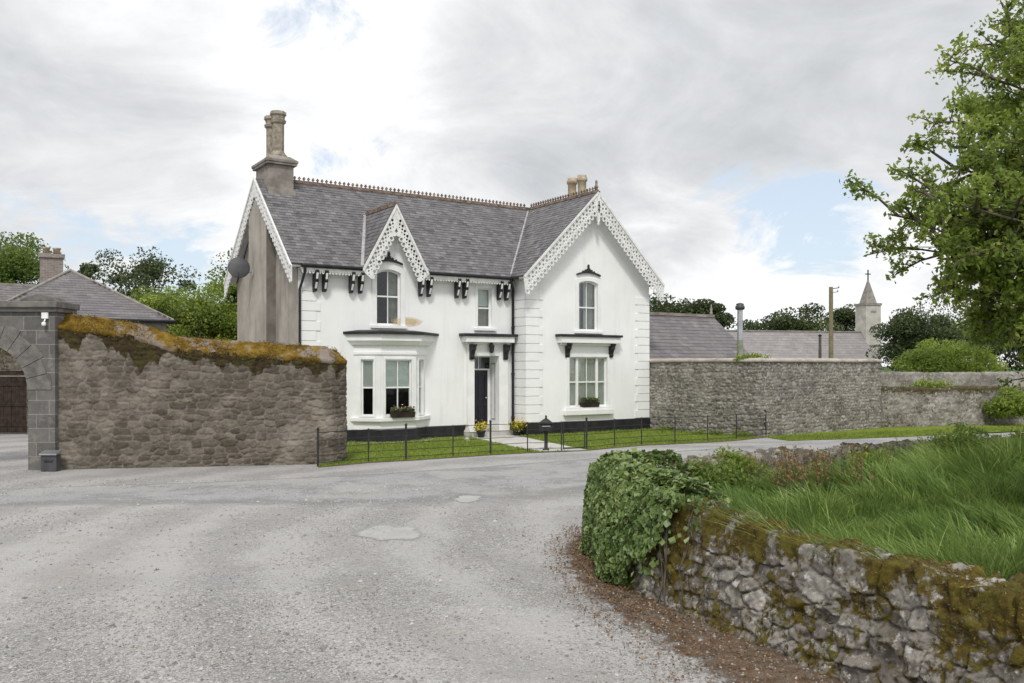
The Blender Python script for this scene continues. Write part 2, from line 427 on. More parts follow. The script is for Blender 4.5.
MT['steel'] = varied('galvanised_steel', (0.42, 0.44, 0.46), (0.55, 0.57, 0.58), 4, 0.35, 0.05, 20, 0.004, 0.5, None, 1, 0.8)
MT['dish'] = varied('dark_dish', (0.045, 0.045, 0.05), (0.075, 0.075, 0.08), 4, 0.5, 0.05, 20, 0.003, 0.4)
MT['churchwall'] = varied('church_render', (0.46, 0.44, 0.40), (0.60, 0.58, 0.53), 1.2, 0.9, 0.3, 40, 0.01, 0.15, (0.36, 0.34, 0.31), 0.9)
MT['spire'] = varied('spire_stone', (0.20, 0.185, 0.17), (0.32, 0.30, 0.27), 3, 0.9, 0.4, 20, 0.02, 0.15)
MT['barn'] = varied('plain_rubble_wall', (0.24, 0.22, 0.19), (0.36, 0.33, 0.28), 4, 0.92, 0.6, 12, 0.03, 0.15)
MT['pebble'] = m_leaf('pebble', (0.14, 0.135, 0.13), (0.31, 0.30, 0.285), (0.47, 0.46, 0.445), 0.0, 0.9)
MT['moss'] = None
k = Mat('moss_cushion')
c_ = k.ramp(k.noise(3.2, 6, 0.65), [(0.32, (0.075, 0.050, 0.022)), (0.48, (0.19, 0.125, 0.025)), (0.68, (0.24, 0.19, 0.04))])
c_ = k.mix(c_, k.ramp(k.noise(45, 4), [(0.3, 0.4), (0.7, 1.0)]), 0.7, 'MULTIPLY')
MT['moss'] = k.done(c_, 0.98, k.bump(k.noise(70, 4), 0.9, 0.03), 0.05)
k = Mat('mossy_coping')
c_ = k.ramp(k.noise(3.2, 7, 0.7), [(0.30, (0.060, 0.040, 0.020)), (0.46, (0.19, 0.115, 0.022)), (0.60, (0.31, 0.20, 0.035)), (0.72, (0.25, 0.22, 0.05))])
c_ = k.mix(c_, k.ramp(k.noise(40, 5, 0.7), [(0.3, 0.35), (0.7, 1.0)]), 0.75, 'MULTIPLY')
st_c = k.mix((0.20, 0.165, 0.14), (0.32, 0.28, 0.245), k.noise(7, 7, 0.7))
c_ = k.mix(c_, st_c, k.ramp(k.noise(1.1, 8, 0.72), [(0.52, 0.0), (0.58, 1.0)]))
MT['mosscap'] = k.done(c_, 0.98, k.bump(k.noise(55, 5, 0.7), 0.9, 0.03), 0.05)
MT['rub_left'] = m_rubble('rubble_left', [(0.0, (0.105, 0.088, 0.070)), (0.4, (0.165, 0.142, 0.115)), (0.75, (0.225, 0.198, 0.163)), (1.0, (0.31, 0.278, 0.235))],
                          (0.27, 0.240, 0.198), (0.040, 0.030, 0.018), (0.085, 0.062, 0.028), None)
MT['rub_right'] = m_rubble('rubble_right', [(0.0, (0.14, 0.135, 0.13)), (0.35, (0.27, 0.25, 0.225)), (0.7, (0.37, 0.34, 0.30)), (1.0, (0.50, 0.475, 0.44))],
                           (0.24, 0.22, 0.19), (0.075, 0.062, 0.040), (0.14, 0.115, 0.06), (0.48, 0.46, 0.42))
MT['rub_near'] = m_rubble('rubble_near', [(0.0, (0.12, 0.105, 0.09)), (0.35, (0.21, 0.188, 0.162)), (0.7, (0.31, 0.285, 0.25)), (1.0, (0.43, 0.405, 0.365))],
                          (0.125, 0.108, 0.088), (0.045, 0.032, 0.015), (0.20, 0.15, 0.026), (0.50, 0.485, 0.455))

# ------------------------------------------------------------------ house (local axes: u along the front, v to the back)
HA = R(33.3); AX = Vector((math.cos(HA), math.sin(HA))); BX = Vector((-math.sin(HA), math.cos(HA)))
HO = Vector((-6.80, 27.97))
def U(px, py, v=0.0):
    b = HO + BX*v; kk = (px-CX)/FPX
    u = (kk*b.y - b.x) / (AX.x - kk*AX.y)
    Y = b.y + AX.y*u
    return u, EYE + (HY-py)/FPX*Y
def hw(u, v, z=0.0):
    p = HO + AX*u + BX*v
    return Vector((p.x, p.y, z))

house = thing('country_house', 'large white two storey house with lacy white bargeboards and slate roofs', 'house', (HO.x, HO.y, 0), HA)
I4 = Matrix.Identity(4)
def frame(o, ang=0.0):
    return Matrix.Translation(o) @ Matrix.Rotation(ang, 4, 'Z')
def rect(x0, x1, z0, z1): return [(x0, z0), (x1, z0), (x1, z1), (x0, z1)]
def arched(x0, x1, z0, z1, rise):
    if rise <= 0: return rect(x0, x1, z0, z1)
    n = 10; pts = [(x0, z0), (x1, z0)]
    for i in range(n+1):
        t = i/n; x = x1 + (x0-x1)*t
        pts.append((x, z1-rise + rise*(1-(2*t-1)**2)))
    return pts
def scaled(x0, x1, z0, z1, rise, d):
    return arched(x0-d, x1+d, z0-d, z1+d, rise)

def window(parent, T, x0, x1, z0, z1, rise=0.0, cols=(0.5,), rails=(0.5,), surround=0.14, sill=True, shade=None, mull=(), sd=0.09):
    """a sash window in an opening; y=0 is the wall face, +y goes inside"""
    w = MB(); f = 0.055; d0, d1 = sd, sd+0.07
    w.plate(arched(x0, x1, z0, z1, rise), [arched(x0+f, x1-f, z0+f*1.3, z1-f, rise*0.9)], d0, d1-d0)
    segs = [x0+f] + [x0+(x1-x0)*m for m in mull] + [x1-f]
    for m in mull:
        xm = x0+(x1-x0)*m; w.box(xm-0.05, xm+0.05, d0-0.02, d1, z0+f, z1-f-rise*0.1)
    for r_ in rails:
        zz = z0+(z1-z0)*r_; w.box(x0+f*0.9, x1-f*0.9, d0+0.012, d1+0.01, zz-0.025, zz+0.025)
    for c in cols:
        xx = x0+(x1-x0)*c; w.box(xx-0.014, xx+0.014, d0+0.018, d1-0.01, z0+f, z1-f+rise*0.05)
    o = w.build('window', MT['white'], parent, T.copy())
    g = MB(); g.plate(arched(x0+f*0.8, x1-f*0.8, z0+f, z1-f*0.8, rise*0.9), [], d0+0.035, 0.006)
    g.build('pane', MT['glass'], o, T.copy())
    if surround:
        s_ = MB(); s_.plate(arched(x0-surround, x1+surround, z0, z1+surround*0.8, rise*1.1), [arched(x0, x1, z0, z1, rise)] if False else [arched(x0, x1, z0+0.001, z1, rise)], -0.035, 0.035)
        s_.build('surround', MT['white'], o, T.copy(), bevel=0.008)
    if sill:
        s_ = MB(); e = surround+0.05 if surround else 0.06
        s_.box(x0-e, x1+e, -0.10, d0-0.003, z0-0.10, z0-0.002)
        s_.build('sill', MT['white'], o, T.copy(), bevel=0.008)
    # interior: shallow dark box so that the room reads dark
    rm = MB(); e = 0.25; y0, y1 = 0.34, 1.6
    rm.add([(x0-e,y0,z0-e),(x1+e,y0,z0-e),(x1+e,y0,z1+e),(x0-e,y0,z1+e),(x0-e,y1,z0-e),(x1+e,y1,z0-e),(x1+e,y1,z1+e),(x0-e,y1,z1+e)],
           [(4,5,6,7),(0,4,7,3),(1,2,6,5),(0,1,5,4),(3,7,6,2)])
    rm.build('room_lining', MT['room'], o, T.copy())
    def wavy(a, b, za, zb, y, amp, mat, nm):
        n = 24; V = []; F = []
        for i in range(n+1):
            x = a+(b-a)*i/n; yy = y+amp*math.sin(i*2.1)+amp*0.4*math.sin(i*0.9)
            V += [(x, yy, za), (x, yy, zb)]
        for i in range(n): F.append((2*i, 2*i+2, 2*i+3, 2*i+1))
        q = MB(); q.add(V, F, smooth=True); q.build(nm, mat, o, T.copy())
    for s_ in (shade or []):
        kind, a, b, za, zb = s_
        X0, X1 = x0+(x1-x0)*a, x0+(x1-x0)*b; Z0, Z1 = z0+(z1-z0)*za, z0+(z1-z0)*zb
        if kind == 'curtain': wavy(X0, X1, Z0, Z1, 0.195, 0.02, MT['curtain'], 'curtain')
        if kind == 'drape': wavy(X0, X1, Z0, Z1, 0.25, 0.03, MT['drape'], 'curtain')
        if kind == 'blind': wavy(X0, X1, Z0, Z1, 0.21, 0.001, MT['net'], 'blind')
    return o

W_MAIN, W_FRONT, DEP, PROJ = 8.20, 5.90, 6.60, 0.85
UT = W_MAIN + W_FRONT
EAVE = 5.60; RIDGE = 9.0; VR = DEP/2
UF = W_MAIN + W_FRONT/2
# dormer gable
uc, _ = U(396.5, 300, -0.37)
print('dormer centre u', uc, 'door', U(473, 428), U(497, 356), 'w1', U(376, 325), U(400, 271), 'w4', U(569, 408, -PROJ), U(607, 356, -PROJ))
DH = 1.08; DZ = 7.62
def hole(px0, px1, py0, py1, v, rise=0.0):
    pm = (px0+px1)/2
    return U(px0, 0, v)[0], U(px1, 0, v)[0], U(pm, py1, v)[1], U(pm, py0, v)[1], rise
w1 = hole(376.5, 400.5, 269.5, 325.5, 0, 0.12)
w2 = hole(477.5, 491.5, 288, 328, 0, 0.0)
w3 = hole(578.5, 597.5, 281, 331, -PROJ, 0.09)
w4 = hole(569, 607, 357, 407, -PROJ, 0.0)
dr = hole(473, 497.5, 356, 426, 0, 0.0)
bay_b = U(380.5, 0, -0.6)[0]; bay_c = U(416, 0, -0.6)[0]
CANT = 0.66
bay_a, bay_d = bay_b-CANT, bay_c+CANT
FRONT_T = frame((0, -PROJ, 0))
# walls -------------------------------------------------------------
wl = MB()
wl.plate([(0, 0), (W_MAIN, 0), (W_MAIN, EAVE+0.05), (uc+DH-0.02, EAVE+0.05), (uc, DZ-0.03), (uc-DH+0.02, EAVE+0.05), (0, EAVE+0.05)],
         [arched(*w1), arched(*w2), rect(dr[0], dr[1], 0.30, dr[3]), rect(bay_a+0.2, bay_d-0.2, 0.55, 3.0)], 0, 0.32)
front_wall = wl.build('front_wall', MT['render'], house)
wl = MB()
GF = 0.06
wl.plate([(W_MAIN, 0), (UT, 0), (UT, EAVE+0.3), (UF, 8.93), (W_MAIN, EAVE+0.3)], [arched(*w3), arched(*w4)], 0, 0.32)
wl.build('gable_wall', MT['render'], house, FRONT_T.copy())
wl = MB(); wl.box(W_MAIN, W_MAIN+0.32, -PROJ+0.32, -0.003, 0, EAVE+0.28); wl.build('side_wall', MT['render'], house)
# left gable wall in roughcast, with projecting chimney breast
gv0, gv1 = 2.62, 4.05
wl = MB()
TG = Matrix(((0, 1, 0, 0), (-1, 0, 0, 0), (0, 0, 1, 0), (0, 0, 0, 1)))  # plate (x,y,z) -> (u=y, v=-x, z)
wl.plate([(-DEP, 0), (-0.323, 0), (-0.323, EAVE+0.3), (-VR, RIDGE-0.12), (-DEP, EAVE)], [], -0.03, 0.35)
wl.plate([(-0.323, 0), (-0.004, 0), (-0.004, EAVE+0.02), (-0.323, EAVE+0.3)], [], -0.03, 0.028)
gw = wl.build('side_gable_wall', MT['roughcast'], house, TG.copy())
wl = MB()
wl.plate([(-gv1, 0), (-2.10, 0), (-2.10, 7.35), (-3.2, 8.45), (-gv1, 7.75)], [], -0.36, 0.328)
wl.build('chimney_breast', MT['roughcast'], house, TG.copy(), bevel=0.02)
wl = MB(); wl.box(-0.352, -0.034, 2.092, 2.0985, 0.0, 7.2); wl.build('dark_breast_side', MT['roughcast_dark'], house)  # thin plate in a darker tone over one side of the breast
wl = MB(); wl.plate([(-DEP, 0), (PROJ-0.323, 0), (PROJ-0.323, EAVE), (0.1, EAVE+0.2), (-VR, RIDGE-0.12), (-DEP, EAVE)], [], UT-0.32, 0.317)
wl.build('far_gable_wall', MT['render'], house, TG.copy())
wl = MB(); wl.box(0.323, UT-0.323, DEP-0.32, DEP-0.003, 0, EAVE); wl.build('back_wall', MT['roughcast'], house)
# plinths
pl = MB(); pl.box(0.0, bay_a-0.02, -0.035, -0.002, -0.05, 0.43); pl.build('plinth', MT['black'], house); pl = MB(); pl.box(bay_d+0.02, dr[0]-0.30, -0.035, -0.002, -0.05, 0.43); pl.build('plinth', MT['black'], house); pl = MB()
pl.box(dr[1]+0.42, W_MAIN-0.002, -0.035, -0.002, -0.05, 0.43); pl.build('plinth', MT['black'], house); pl = MB()
pl.box(W_MAIN-0.035, UT+0.03, -PROJ-0.035, -PROJ-0.002, -0.05, 0.45); pl.box(W_MAIN-0.035, W_MAIN-0.002, -PROJ, -0.04, -0.05, 0.45)
pl.build('plinth', MT['black'], house)
# quoins
def quoin_strip(T, x0, sgn, z0=0.47, z1=5.25, inner=None):
    q = MB(); hq = 0.318; n = int((z1-z0)/hq)
    for i in range(n):
        L = 0.74 if i % 2 == 0 else 0.60
        if inner: L = inner
        a, b = (x0, x0+L*sgn) if sgn > 0 else (x0+L*sgn, x0)
        q.box(a, b, -0.028, -0.0015, z0+i*hq+0.014, z0+(i+1)*hq-0.014)
    q.build('quoins', MT['render'], house, T.copy(), bevel=0.007)
quoin_strip(I4, 0.0, 1)
quoin_strip(FRONT_T, W_MAIN-0.027, 1); quoin_strip(FRONT_T, UT+0.0, -1)
quoin_strip(Matrix.Translation((W_MAIN, 0, 0)) @ Matrix.Rotation(R(-90), 4, 'Z'), 0.05, 1, inner=PROJ-0.06)

# roofs -------------------------------------------------------------
def roof_plane(name, eave0, eave1, top0, mat, parent, keep=None, T=None, ew=0.16, sw=0.21, thick=0.05, poly=None):
    """slated slope: eave0->eave1 along the eaves, eave0->top0 up the slope (all Vectors); keep(x,t) clips in metres"""
    ex = (eave1-eave0); L = ex.length; ex = ex.normalized(); up = (top0-eave0); S = up.length; up = up.normalized()
    nrm = ex.cross(up).normalized()
    V = []; F = []; tint = []
    def P(x, t, h): return eave0 + ex*x + up*t + nrm*h
    rows = int(math.ceil(S/ew))
    for r_ in range(rows):
        n = int(L/sw)+2; o_ = (r_ % 2)*sw/2
        for c in range(n):
            x0 = c*sw - o_; x1 = x0+sw-0.006
            x0 = max(x0, 0); x1 = min(x1, L)
            if x1-x0 < 0.03: continue
            t0 = r_*ew + random.uniform(-0.008, 0.008); t1 = min(t0+ew*1.35, S)
            t0 = max(t0, 0)
            if keep and not keep((x0+x1)/2, t0+ew*0.5): continue
            a = 0.020+random.uniform(-0.003, 0.005)+thick; b = 0.004+thick; sk = random.uniform(-0.004, 0.004)
            i = len(V)
            V += [P(x0, t0+sk, a), P(x1, t0-sk, a), P(x1, t1, b), P(x0, t1, b), P(x0, t0+sk, thick-0.002), P(x1, t0-sk, thick-0.002)]
            F += [(i, i+1, i+2, i+3), (i+4, i+5, i+1, i), (i+5, i+2, i+1, i+1), (i+4, i, i+3, i+3)]
            tt = min(1, max(0, random.gauss(0.45, 0.17))); tint += [tt]*4
    F = [tuple(dict.fromkeys(f)) for f in F]
    pts = poly if poly else [(0, 0), (L, 0), (L, S), (0, S)]
    i = len(V); n = len(pts)
    V += [P(x, t, 0) for x, t in pts] + [P(x, t, thick) for x, t in pts]
    F += [tuple(range(i+n, i+2*n)), tuple(reversed(range(i, i+n)))] + [(i+k, i+(k+1) % n, i+n+(k+1) % n, i+n+k) for k in range(n)]
    tint += [0.3]*(2+n)
    me = bpy.data.meshes.new(name); me.from_pydata([tuple(v) for v in V], [], F)
    a = me.attributes.new('tint', 'FLOAT', 'FACE'); a.data.foreach_set('value', tint); me.update()
    return obj_mesh(name, me, mat, parent, T)
OH = 0.35
ve = -OH; ze = 5.71
mslope = (RIDGE-ze)/(VR-ve)
V3 = lambda a, b, c: Vector((a, b, c))
roof_plane('roof', V3(-OH, ve, ze), V3(UT+0.05, ve, ze), V3(-OH, VR, RIDGE), MT['slate'], house,
           keep=lambda x, t: not (abs(x-OH-uc) < 1.06 and t < 0.75),
           poly=[(0, 0), (uc+OH-1.08, 0), (uc+OH-0.95, 0.75), (uc+OH+0.95, 0.75), (uc+OH+1.08, 0), (UT+0.05+OH, 0), (UT+0.05+OH, math.hypot(VR-ve, RIDGE-ze)), (0, math.hypot(VR-ve, RIDGE-ze))])
roof_plane('roof', V3(UT+0.05, DEP-ve, ze), V3(-OH, DEP-ve, ze), V3(UT+0.05, VR+0.001, RIDGE), MT['slate'], house)
# front block slopes
fo = -PROJ-0.40
roof_plane('roof', V3(W_MAIN-OH, VR, ze), V3(W_MAIN-OH, fo, ze), V3(UF, VR, RIDGE), MT['slate'], house)
roof_plane('roof', V3(UT+OH, fo, ze), V3(UT+OH, VR, ze), V3(UF+0.001, fo, RIDGE), MT['slate'], house)
# dormer slopes
dv = -0.32; dzr = 7.88; dze = 5.60; dhw = 1.22; dvb = ve+(dzr-ze)/mslope+0.1
roof_plane('roof', V3(uc-dhw, dvb, dze), V3(uc-dhw, dv, dze), V3(uc, dvb, dzr), MT['slate'], house,
           keep=lambda x, t: True)
roof_plane('roof', V3(uc+dhw, dv, dze), V3(uc+dhw, dvb, dze), V3(uc+0.001, dv, dzr), MT['slate'], house)
# lead valleys
def strip(a, b, w_dir, w, lift=0.085):
    a, b, w_dir = Vector(a), Vector(b), Vector(w_dir).normalized()
    d = w_dir*w/2; up_ = Vector((0, 0, lift)); th = Vector((0, 0, 0.02))
    vl = MB(); vl.add([a-d+up_, a+d+up_, b+d+up_, b-d+up_, a-d+up_+th, a+d+up_+th, b+d+up_+th, b-d+up_+th], [(0,3,2,1),(4,5,6,7),(0,1,5,4),(1,2,6,5),(2,3,7,6),(3,0,4,7)]); vl.build('valley_flashing', MT['lead'], house)
fsl = (RIDGE-ze)/(UF-(W_MAIN-OH))
strip((W_MAIN-OH+0.05, ve+0.05*fsl/mslope, ze+0.05), (UF, VR, RIDGE), (1, -0.6, 0), 0.30)
dsl = (dzr-dze)/dhw
zl = ze+0.02
strip((uc-dhw+(zl-dze)/dsl, ve, zl), (uc, dvb-0.1, dzr), (1, -0.2, 0), 0.24)
strip((uc+dhw-(zl-dze)/dsl, ve, zl), (uc, dvb-0.1, dzr), (1, 0.2, 0), 0.24)
# ridge tiles with cresting
def circ(cx, cz, r, n=8, ph=0): return [(cx+r*math.cos(ph+2*math.pi*i/n), cz+r*math.sin(ph+2*math.pi*i/n)) for i in range(n)]
def cresting(L, T):
    c = MB(); p = 0.17; h0 = 0.0
    n = int(L/p)
    c.box(0, L, -0.10, 0.10, -0.03, 0.055); c.box(0, L, -0.025, 0.025, 0.05, 0.10)
    for i in range(n):
        x = (i+0.5)*p
        c.plate([(x-0.022, 0.09), (x+0.022, 0.09), (x+0.016, 0.13), (x+0.05, 0.15), (x+0.055, 0.185), (x+0.02, 0.19), (x+0.028, 0.215), (x, 0.24), (x-0.028, 0.215), (x-0.02, 0.19), (x-0.055, 0.185), (x-0.05, 0.15), (x-0.016, 0.13)], [], -0.022, 0.044)
    return c.build('ridge_cresting', MT['ridge'], house, T)
cresting(UF-0.80, Matrix.Translation((0.80, VR, RIDGE+0.05)))
cresting(VR-fo-0.05, Matrix.Translation((UF, VR-0.1, RIDGE+0.05)) @ Matrix.Rotation(R(-90), 4, 'Z'))
c = MB(); c.box(0, dvb-dv-0.15, -0.09, 0.09, -0.03, 0.07); c.box(0, dvb-dv-0.15, -0.03, 0.03, 0.06, 0.13)
c.build('ridge_tile', MT['ridge'], house, Matrix.Translation((uc, dv+0.02, dzr+0.04)) @ Matrix.Rotation(R(90), 4, 'Z'))
c = MB(); c.lathe([(0.05, 0), (0.05, 0.18), (0.08, 0.2), (0.08, 0.25), (0.045, 0.28), (0.05, 0.42), (0.03, 0.47)], (UF, fo+0.06, RIDGE+0.03), 10); c.build('finial', MT['ridge'], house)

# bargeboards -------------------------------------------------------
def bargeboard(T, hwid, rise, W, p, r1, lace, th=0.045, name='bargeboard', tail=0.0, flip=1, footk=1.0):
    """one raking board from (-hwid,0) up to the apex (0,rise), hanging W below the rake; lace pattern cut through"""
    L = math.hypot(hwid, rise); al = math.atan2(rise, hwid); ta = math.tan(al)
    sb = -tail-W*0.80*ta*footk                      # plumb-cut foot
    cells = int((L-W*ta*0.82-sb)/p)
    out = [(-tail, 0.0), (L, 0.0), (L-W*ta*0.80, W*0.80)]
    for i in range(cells, 0, -1):
        s1 = sb+i*p; s0 = s1-p; m = 8
        out.append((s1-0.004, W*0.80))
        for q in range(1, m):
            a = math.pi*q/m
            out.append(((s0+s1)/2+p*0.46*math.cos(a), W*0.82+W*0.22*math.sin(a)))
        out.append((s0+0.004, W*0.80))
    holes = []
    for i in range(cells+int(2*W*ta/p)+2):
        sm = sb+(i+0.5)*p
        for (ds, t, rr, nn, ph) in lace:
            s_ = sm+ds*p; tt = t*W
            lim = L - (tt+rr)*ta - rr*1.3
            if s_+rr > lim or s_-rr*1.5 < -tail-tt*ta*footk+0.02: continue
            if tt+rr > W*0.80 and (i >= cells or s_+p*0.5 > L-W*ta*0.80): continue
            holes.append(circ(s_, tt, rr, nn, ph))
    ca, sa = math.cos(al), math.sin(al)
    def mp(s, t): return ((-hwid + s*ca + t*sa)*flip, s*sa - t*ca)
    b = MB(); b.plate([mp(*q) for q in out], [[mp(*q) for q in h] for h in holes], 0, th)
    # solid raised fillet along the top edge
    q0, q1, q2, q3 = mp(-tail, -0.03), mp(L+0.03*0, -0.03), mp(L-0.055*ta, 0.055), mp(-tail, 0.055)
    b.plate([q0, (0, q1[1]+0.0), q2, q3], [], -0.03, 0.028)
    return b.build(name, MT['white_old'], house, T.copy())
lace_big = [(0, 0.26, 0.058, 8, 0.2), (0.5, 0.25, 0.030, 3, 0), (0.5, 0.46, 0.050, 6, 0.3), (0, 0.54, 0.034, 4, 0.5), (0, 0.82, 0.062, 8, 0), (0.5, 0.69, 0.030, 3, 0.4)]
lace_small = [(0, 0.27, 0.053, 8, 0.2), (0.5, 0.42, 0.042, 6, 0.2), (0, 0.56, 0.031, 4, 0), (0, 0.82, 0.057, 8, 0)]
TB = frame((UF, fo-0.05, ze+0.045)); hwf = UF-(W_MAIN-OH)
for fl in (1, -1): bargeboard(TB, hwf, RIDGE-ze, 0.57, 0.215, 0, lace_big, flip=fl, tail=0.08, footk=0.8)
TBd = frame((uc, dv-0.05, dze+0.05))
for fl in (1, -1): bargeboard(TBd, dhw, dzr-dze, 0.46, 0.185, 0, lace_small, flip=fl, tail=0.0, footk=0.12)
TBs = Matrix.Translation((-OH-0.05, VR, ze+0.05)) @ Matrix.Rotation(R(-90), 4, 'Z')
for fl in (1, -1): bargeboard(TBs, VR-ve, RIDGE-ze, 0.46, 0.24, 0, [(0, 0.30, 0.05, 8, 0.2), (0.5, 0.42, 0.03, 6, 0), (0, 0.80, 0.058, 8, 0)], flip=fl, tail=0.15)
# soffit strips of the verges
sf = MB()
sf.plate([(-hwf, -0.02), (0, RIDGE-ze-0.02), (hwf, -0.02), (hwf-0.05, -0.10), (0, RIDGE-ze-0.13), (-hwf+0.05, -0.10)], [], 0.0, 0.395)
sf.build('soffit', MT['white_old'], house, frame((UF, fo, ze+0.04)))
sf = MB(); sf.plate([(-VR+ve, -0.02), (0, RIDGE-ze-0.02), (VR-ve, -0.02), (VR-ve-0.05, -0.10), (0, RIDGE-ze-0.13), (-VR+ve+0.05, -0.10)], [], 0.0, OH-0.005)
sf.build('soffit', MT['white_old'], house, Matrix.Translation((-OH, VR, ze+0.04)) @ Matrix.Rotation(R(-90), 4, 'Z'))
pd = MB(); pd.box(-0.06, 0.06, -0.02, 0.05, -1.05, -0.1); pd.lathe([(0.02, -1.25), (0.055, -1.17), (0.035, -1.12), (0.06, -1.05)], (0, 0.015, 0), 10)
pd.build('pendant', MT['white_old'], house, frame((UF, fo-0.075, RIDGE+0.02)))
pd = MB(); pd.box(-0.02, 0.02, -0.012, 0, -0.75, -0.32); pd.box(-0.05, 0.05, -0.012, 0, -0.50, -0.46); pd.box(-0.045, 0.045, -0.012, 0, -0.66, -0.62)
pd.build('pendant_grille', MT['black'], house, frame((UF, fo-0.10, RIDGE+0.02)))

# eaves: gutter, dentil fascia, soffit, brackets ---------------------
ev = MB()
for a, b in ((-0.02, uc-dhw-0.02), (uc+dhw+0.02, W_MAIN-OH+0.02)):
    ev = MB(); ev.tube([(a, ve-0.03, ze-0.0), (b, ve-0.03, ze-0.0)], 0.062, 8); ev.build('gutter', MT['black'], house)
def dentil(L, T):
    o = [(0, 0), (L, 0), (L, -0.10)]; p = 0.11; n = int(L/p)
    for i in range(n, 0, -1):
        x1 = i*p; x0 = x1-p
        o += [(x1-0.012, -0.10), (x1-0.02, -0.155), (x0+p/2, -0.19), (x0+0.02, -0.155), (x0+0.012, -0.10)]
    o += [(0, -0.10)]
    d = MB(); d.plate(o, [circ((i+0.5)*p, -0.125, 0.02, 6) for i in range(n)], 0, 0.03)
    d.build('eaves_fretwork', MT['white_old'], house, T)
for a, b in ((0.0, uc-dhw+0.12), (uc+dhw-0.12, W_MAIN-OH+0.08)):
    dentil(b-a, frame((a, ve+0.02, ze-0.065)))
    s_ = MB(); s_.box(a, b, ve+0.05, -0.002, ze-0.10, ze-0.06); s_.box(a, b, -0.05, -0.002, ze-0.30, ze-0.101); s_.build('soffit', MT['white'], house)
def bracket(u, v):
    br = MB()
    prof = [(0, 0), (-0.25, 0), (-0.25, -0.05), (-0.20, -0.25), (-0.215, -0.275), (-0.20, -0.30), (-0.11, -0.50), (-0.10, -0.55), (0, -0.57)]
    Tq = Matrix.Translation((u, v, ze-0.125)) @ Matrix.Rotation(R(90), 4, 'Z')
    br.plate([(q[0]*1.25, q[1]*1.18) for q in prof], [], -0.058, 0.116)
    o = br.build('eaves_bracket', MT['black'], house, Tq.copy())
    wt = MB(); wt.plate([(-0.243, -0.075), (-0.256, -0.075), (-0.216, -0.235), (-0.203, -0.235)], [], -0.034, 0.068)
    wt.V = [(x*1.25, y, z*1.18) for x, y, z in wt.V]
    wt.build('bracket_face', MT['white'], o, Tq.copy())
    wt = MB(); wt.plate([(-0.185, -0.325), (-0.198, -0.325), (-0.123, -0.49), (-0.110, -0.49)], [], -0.034, 0.068)
    wt.V = [(x*1.25, y, z*1.18) for x, y, z in wt.V]; wt.build('bracket_face', MT['white'], o, Tq.copy())
for px in (320, 356, 425, 461, 503):
    u0 = U(px, 285, -0.15)[0]
    for d in (-0.16, 0.16): bracket(u0+d, -0.052)
# downpipes
dp = MB(); dp.tube([(0.10, ve-0.03, ze-0.03), (0.10, ve, ze-0.2), (0.07, -0.16, ze-0.52), (0.02, -0.09, ze-0.75), (0.02, -0.09, 0.05)], 0.045, 8); dp.build('downpipe', MT['black'], house)
dp = MB(); x_ = W_MAIN-0.09
dp.tube([(x_-0.25, ve-0.03, ze-0.03), (x_-0.25, ve, ze-0.14), (x_-0.06, -0.2, ze-0.36), (x_, -0.10, ze-0.55), (x_, -0.10, 0.05)], 0.05, 8)
for z in (0.6, 2.2, 3.9): dp.tube([(x_, -0.10, z), (x_, -0.10, z+0.07)], 0.066, 8)
dp.build('downpipe', MT['black'], house)

# windows -------------------------------------------------------------
window(house, I4, *w1, cols=(0.52,), rails=(0.52,), surround=0.17, shade=[('drape', 0.58, 1.0, 0.0, 1.0), ('drape', 0.0, 0.08, 0, 1)])
window(house, I4, *w2, cols=(), rails=(0.5,), surround=0.11, shade=[('blind', 0, 1, 0.55, 1.0), ('drape', 0, 1, 0.0, 1.0)])
window(house, FRONT_T, *w3, cols=(0.5,), rails=(0.47,), surround=0.16, shade=[('drape', 0.0, 0.3, 0, 1), ('curtain', 0.42, 0.60, 0, 1), ('drape', 0.60, 1.0, 0, 1)])
window(house, FRONT_T, w4[0], w4[1], w4[2], w4[3], 0, cols=(0.5,), rails=(0.5,), mull=(0.24, 0.76), surround=0.12, shade=[('curtain', 0.0, 1.0, 0.0, 1.0)])
# long sill below the three-light window
s_ = MB(); s_.box(w4[0]-0.28, w4[1]+0.22, -0.16, -0.003, w4[2]-0.28, w4[2]-0.10); s_.build('window_apron', MT['white'], house, FRONT_T.copy(), bevel=0.01)
# iron crests over the upper windows
def crest(T, w):
    c = MB()
    n = 12; top = []; bot = []
    for i in range(n+1):
        x = -w+2*w*i/n; a = 1-(x/w)**2
        bot.append((x, 0.10*a)); top.append((x, 0.055+0.11*a))
    c.plate(bot+top[::-1], [], -0.08, 0.078)
    for x, r_, zc in ((0, 0.075, 0.22), (-0.13, 0.05, 0.185), (0.13, 0.05, 0.185), (-0.26, 0.03, 0.155), (0.26, 0.03, 0.155)):
        c.plate(circ(x, zc, r_*w/0.5, 10), [], -0.06, 0.055)
    c.plate([(-0.03, 0.28), (0.03, 0.28), (0.045, 0.38), (0, 0.44), (-0.045, 0.38)], [], -0.05, 0.045)
    c.build('window_crest', MT['black'], house, T)
crest(frame(((w1[0]+w1[1])/2, 0.0, w1[3]+0.17)), 0.50)
crest(frame(((w3[0]+w3[1])/2, -PROJ, w3[3]+0.19)), 0.56)
# rust stain below and right of the first-floor window
st = MB(); q = [(w1[1]+0.25+0.62*math.cos(a)*(1+0.15*math.sin(3*a)), w1[2]+0.16+0.24*math.sin(a)*(1+0.2*math.cos(2*a))) for a in [i*math.pi/12 for i in range(24)]]
kst = Mat('rust_wash'); 
cst = kst.ramp(kst.noise(6, 5, 0.6), [(0.3, (0.72, 0.52, 0.27)), (0.7, (0.74, 0.64, 0.46))]); kst.done(cst, 0.8)
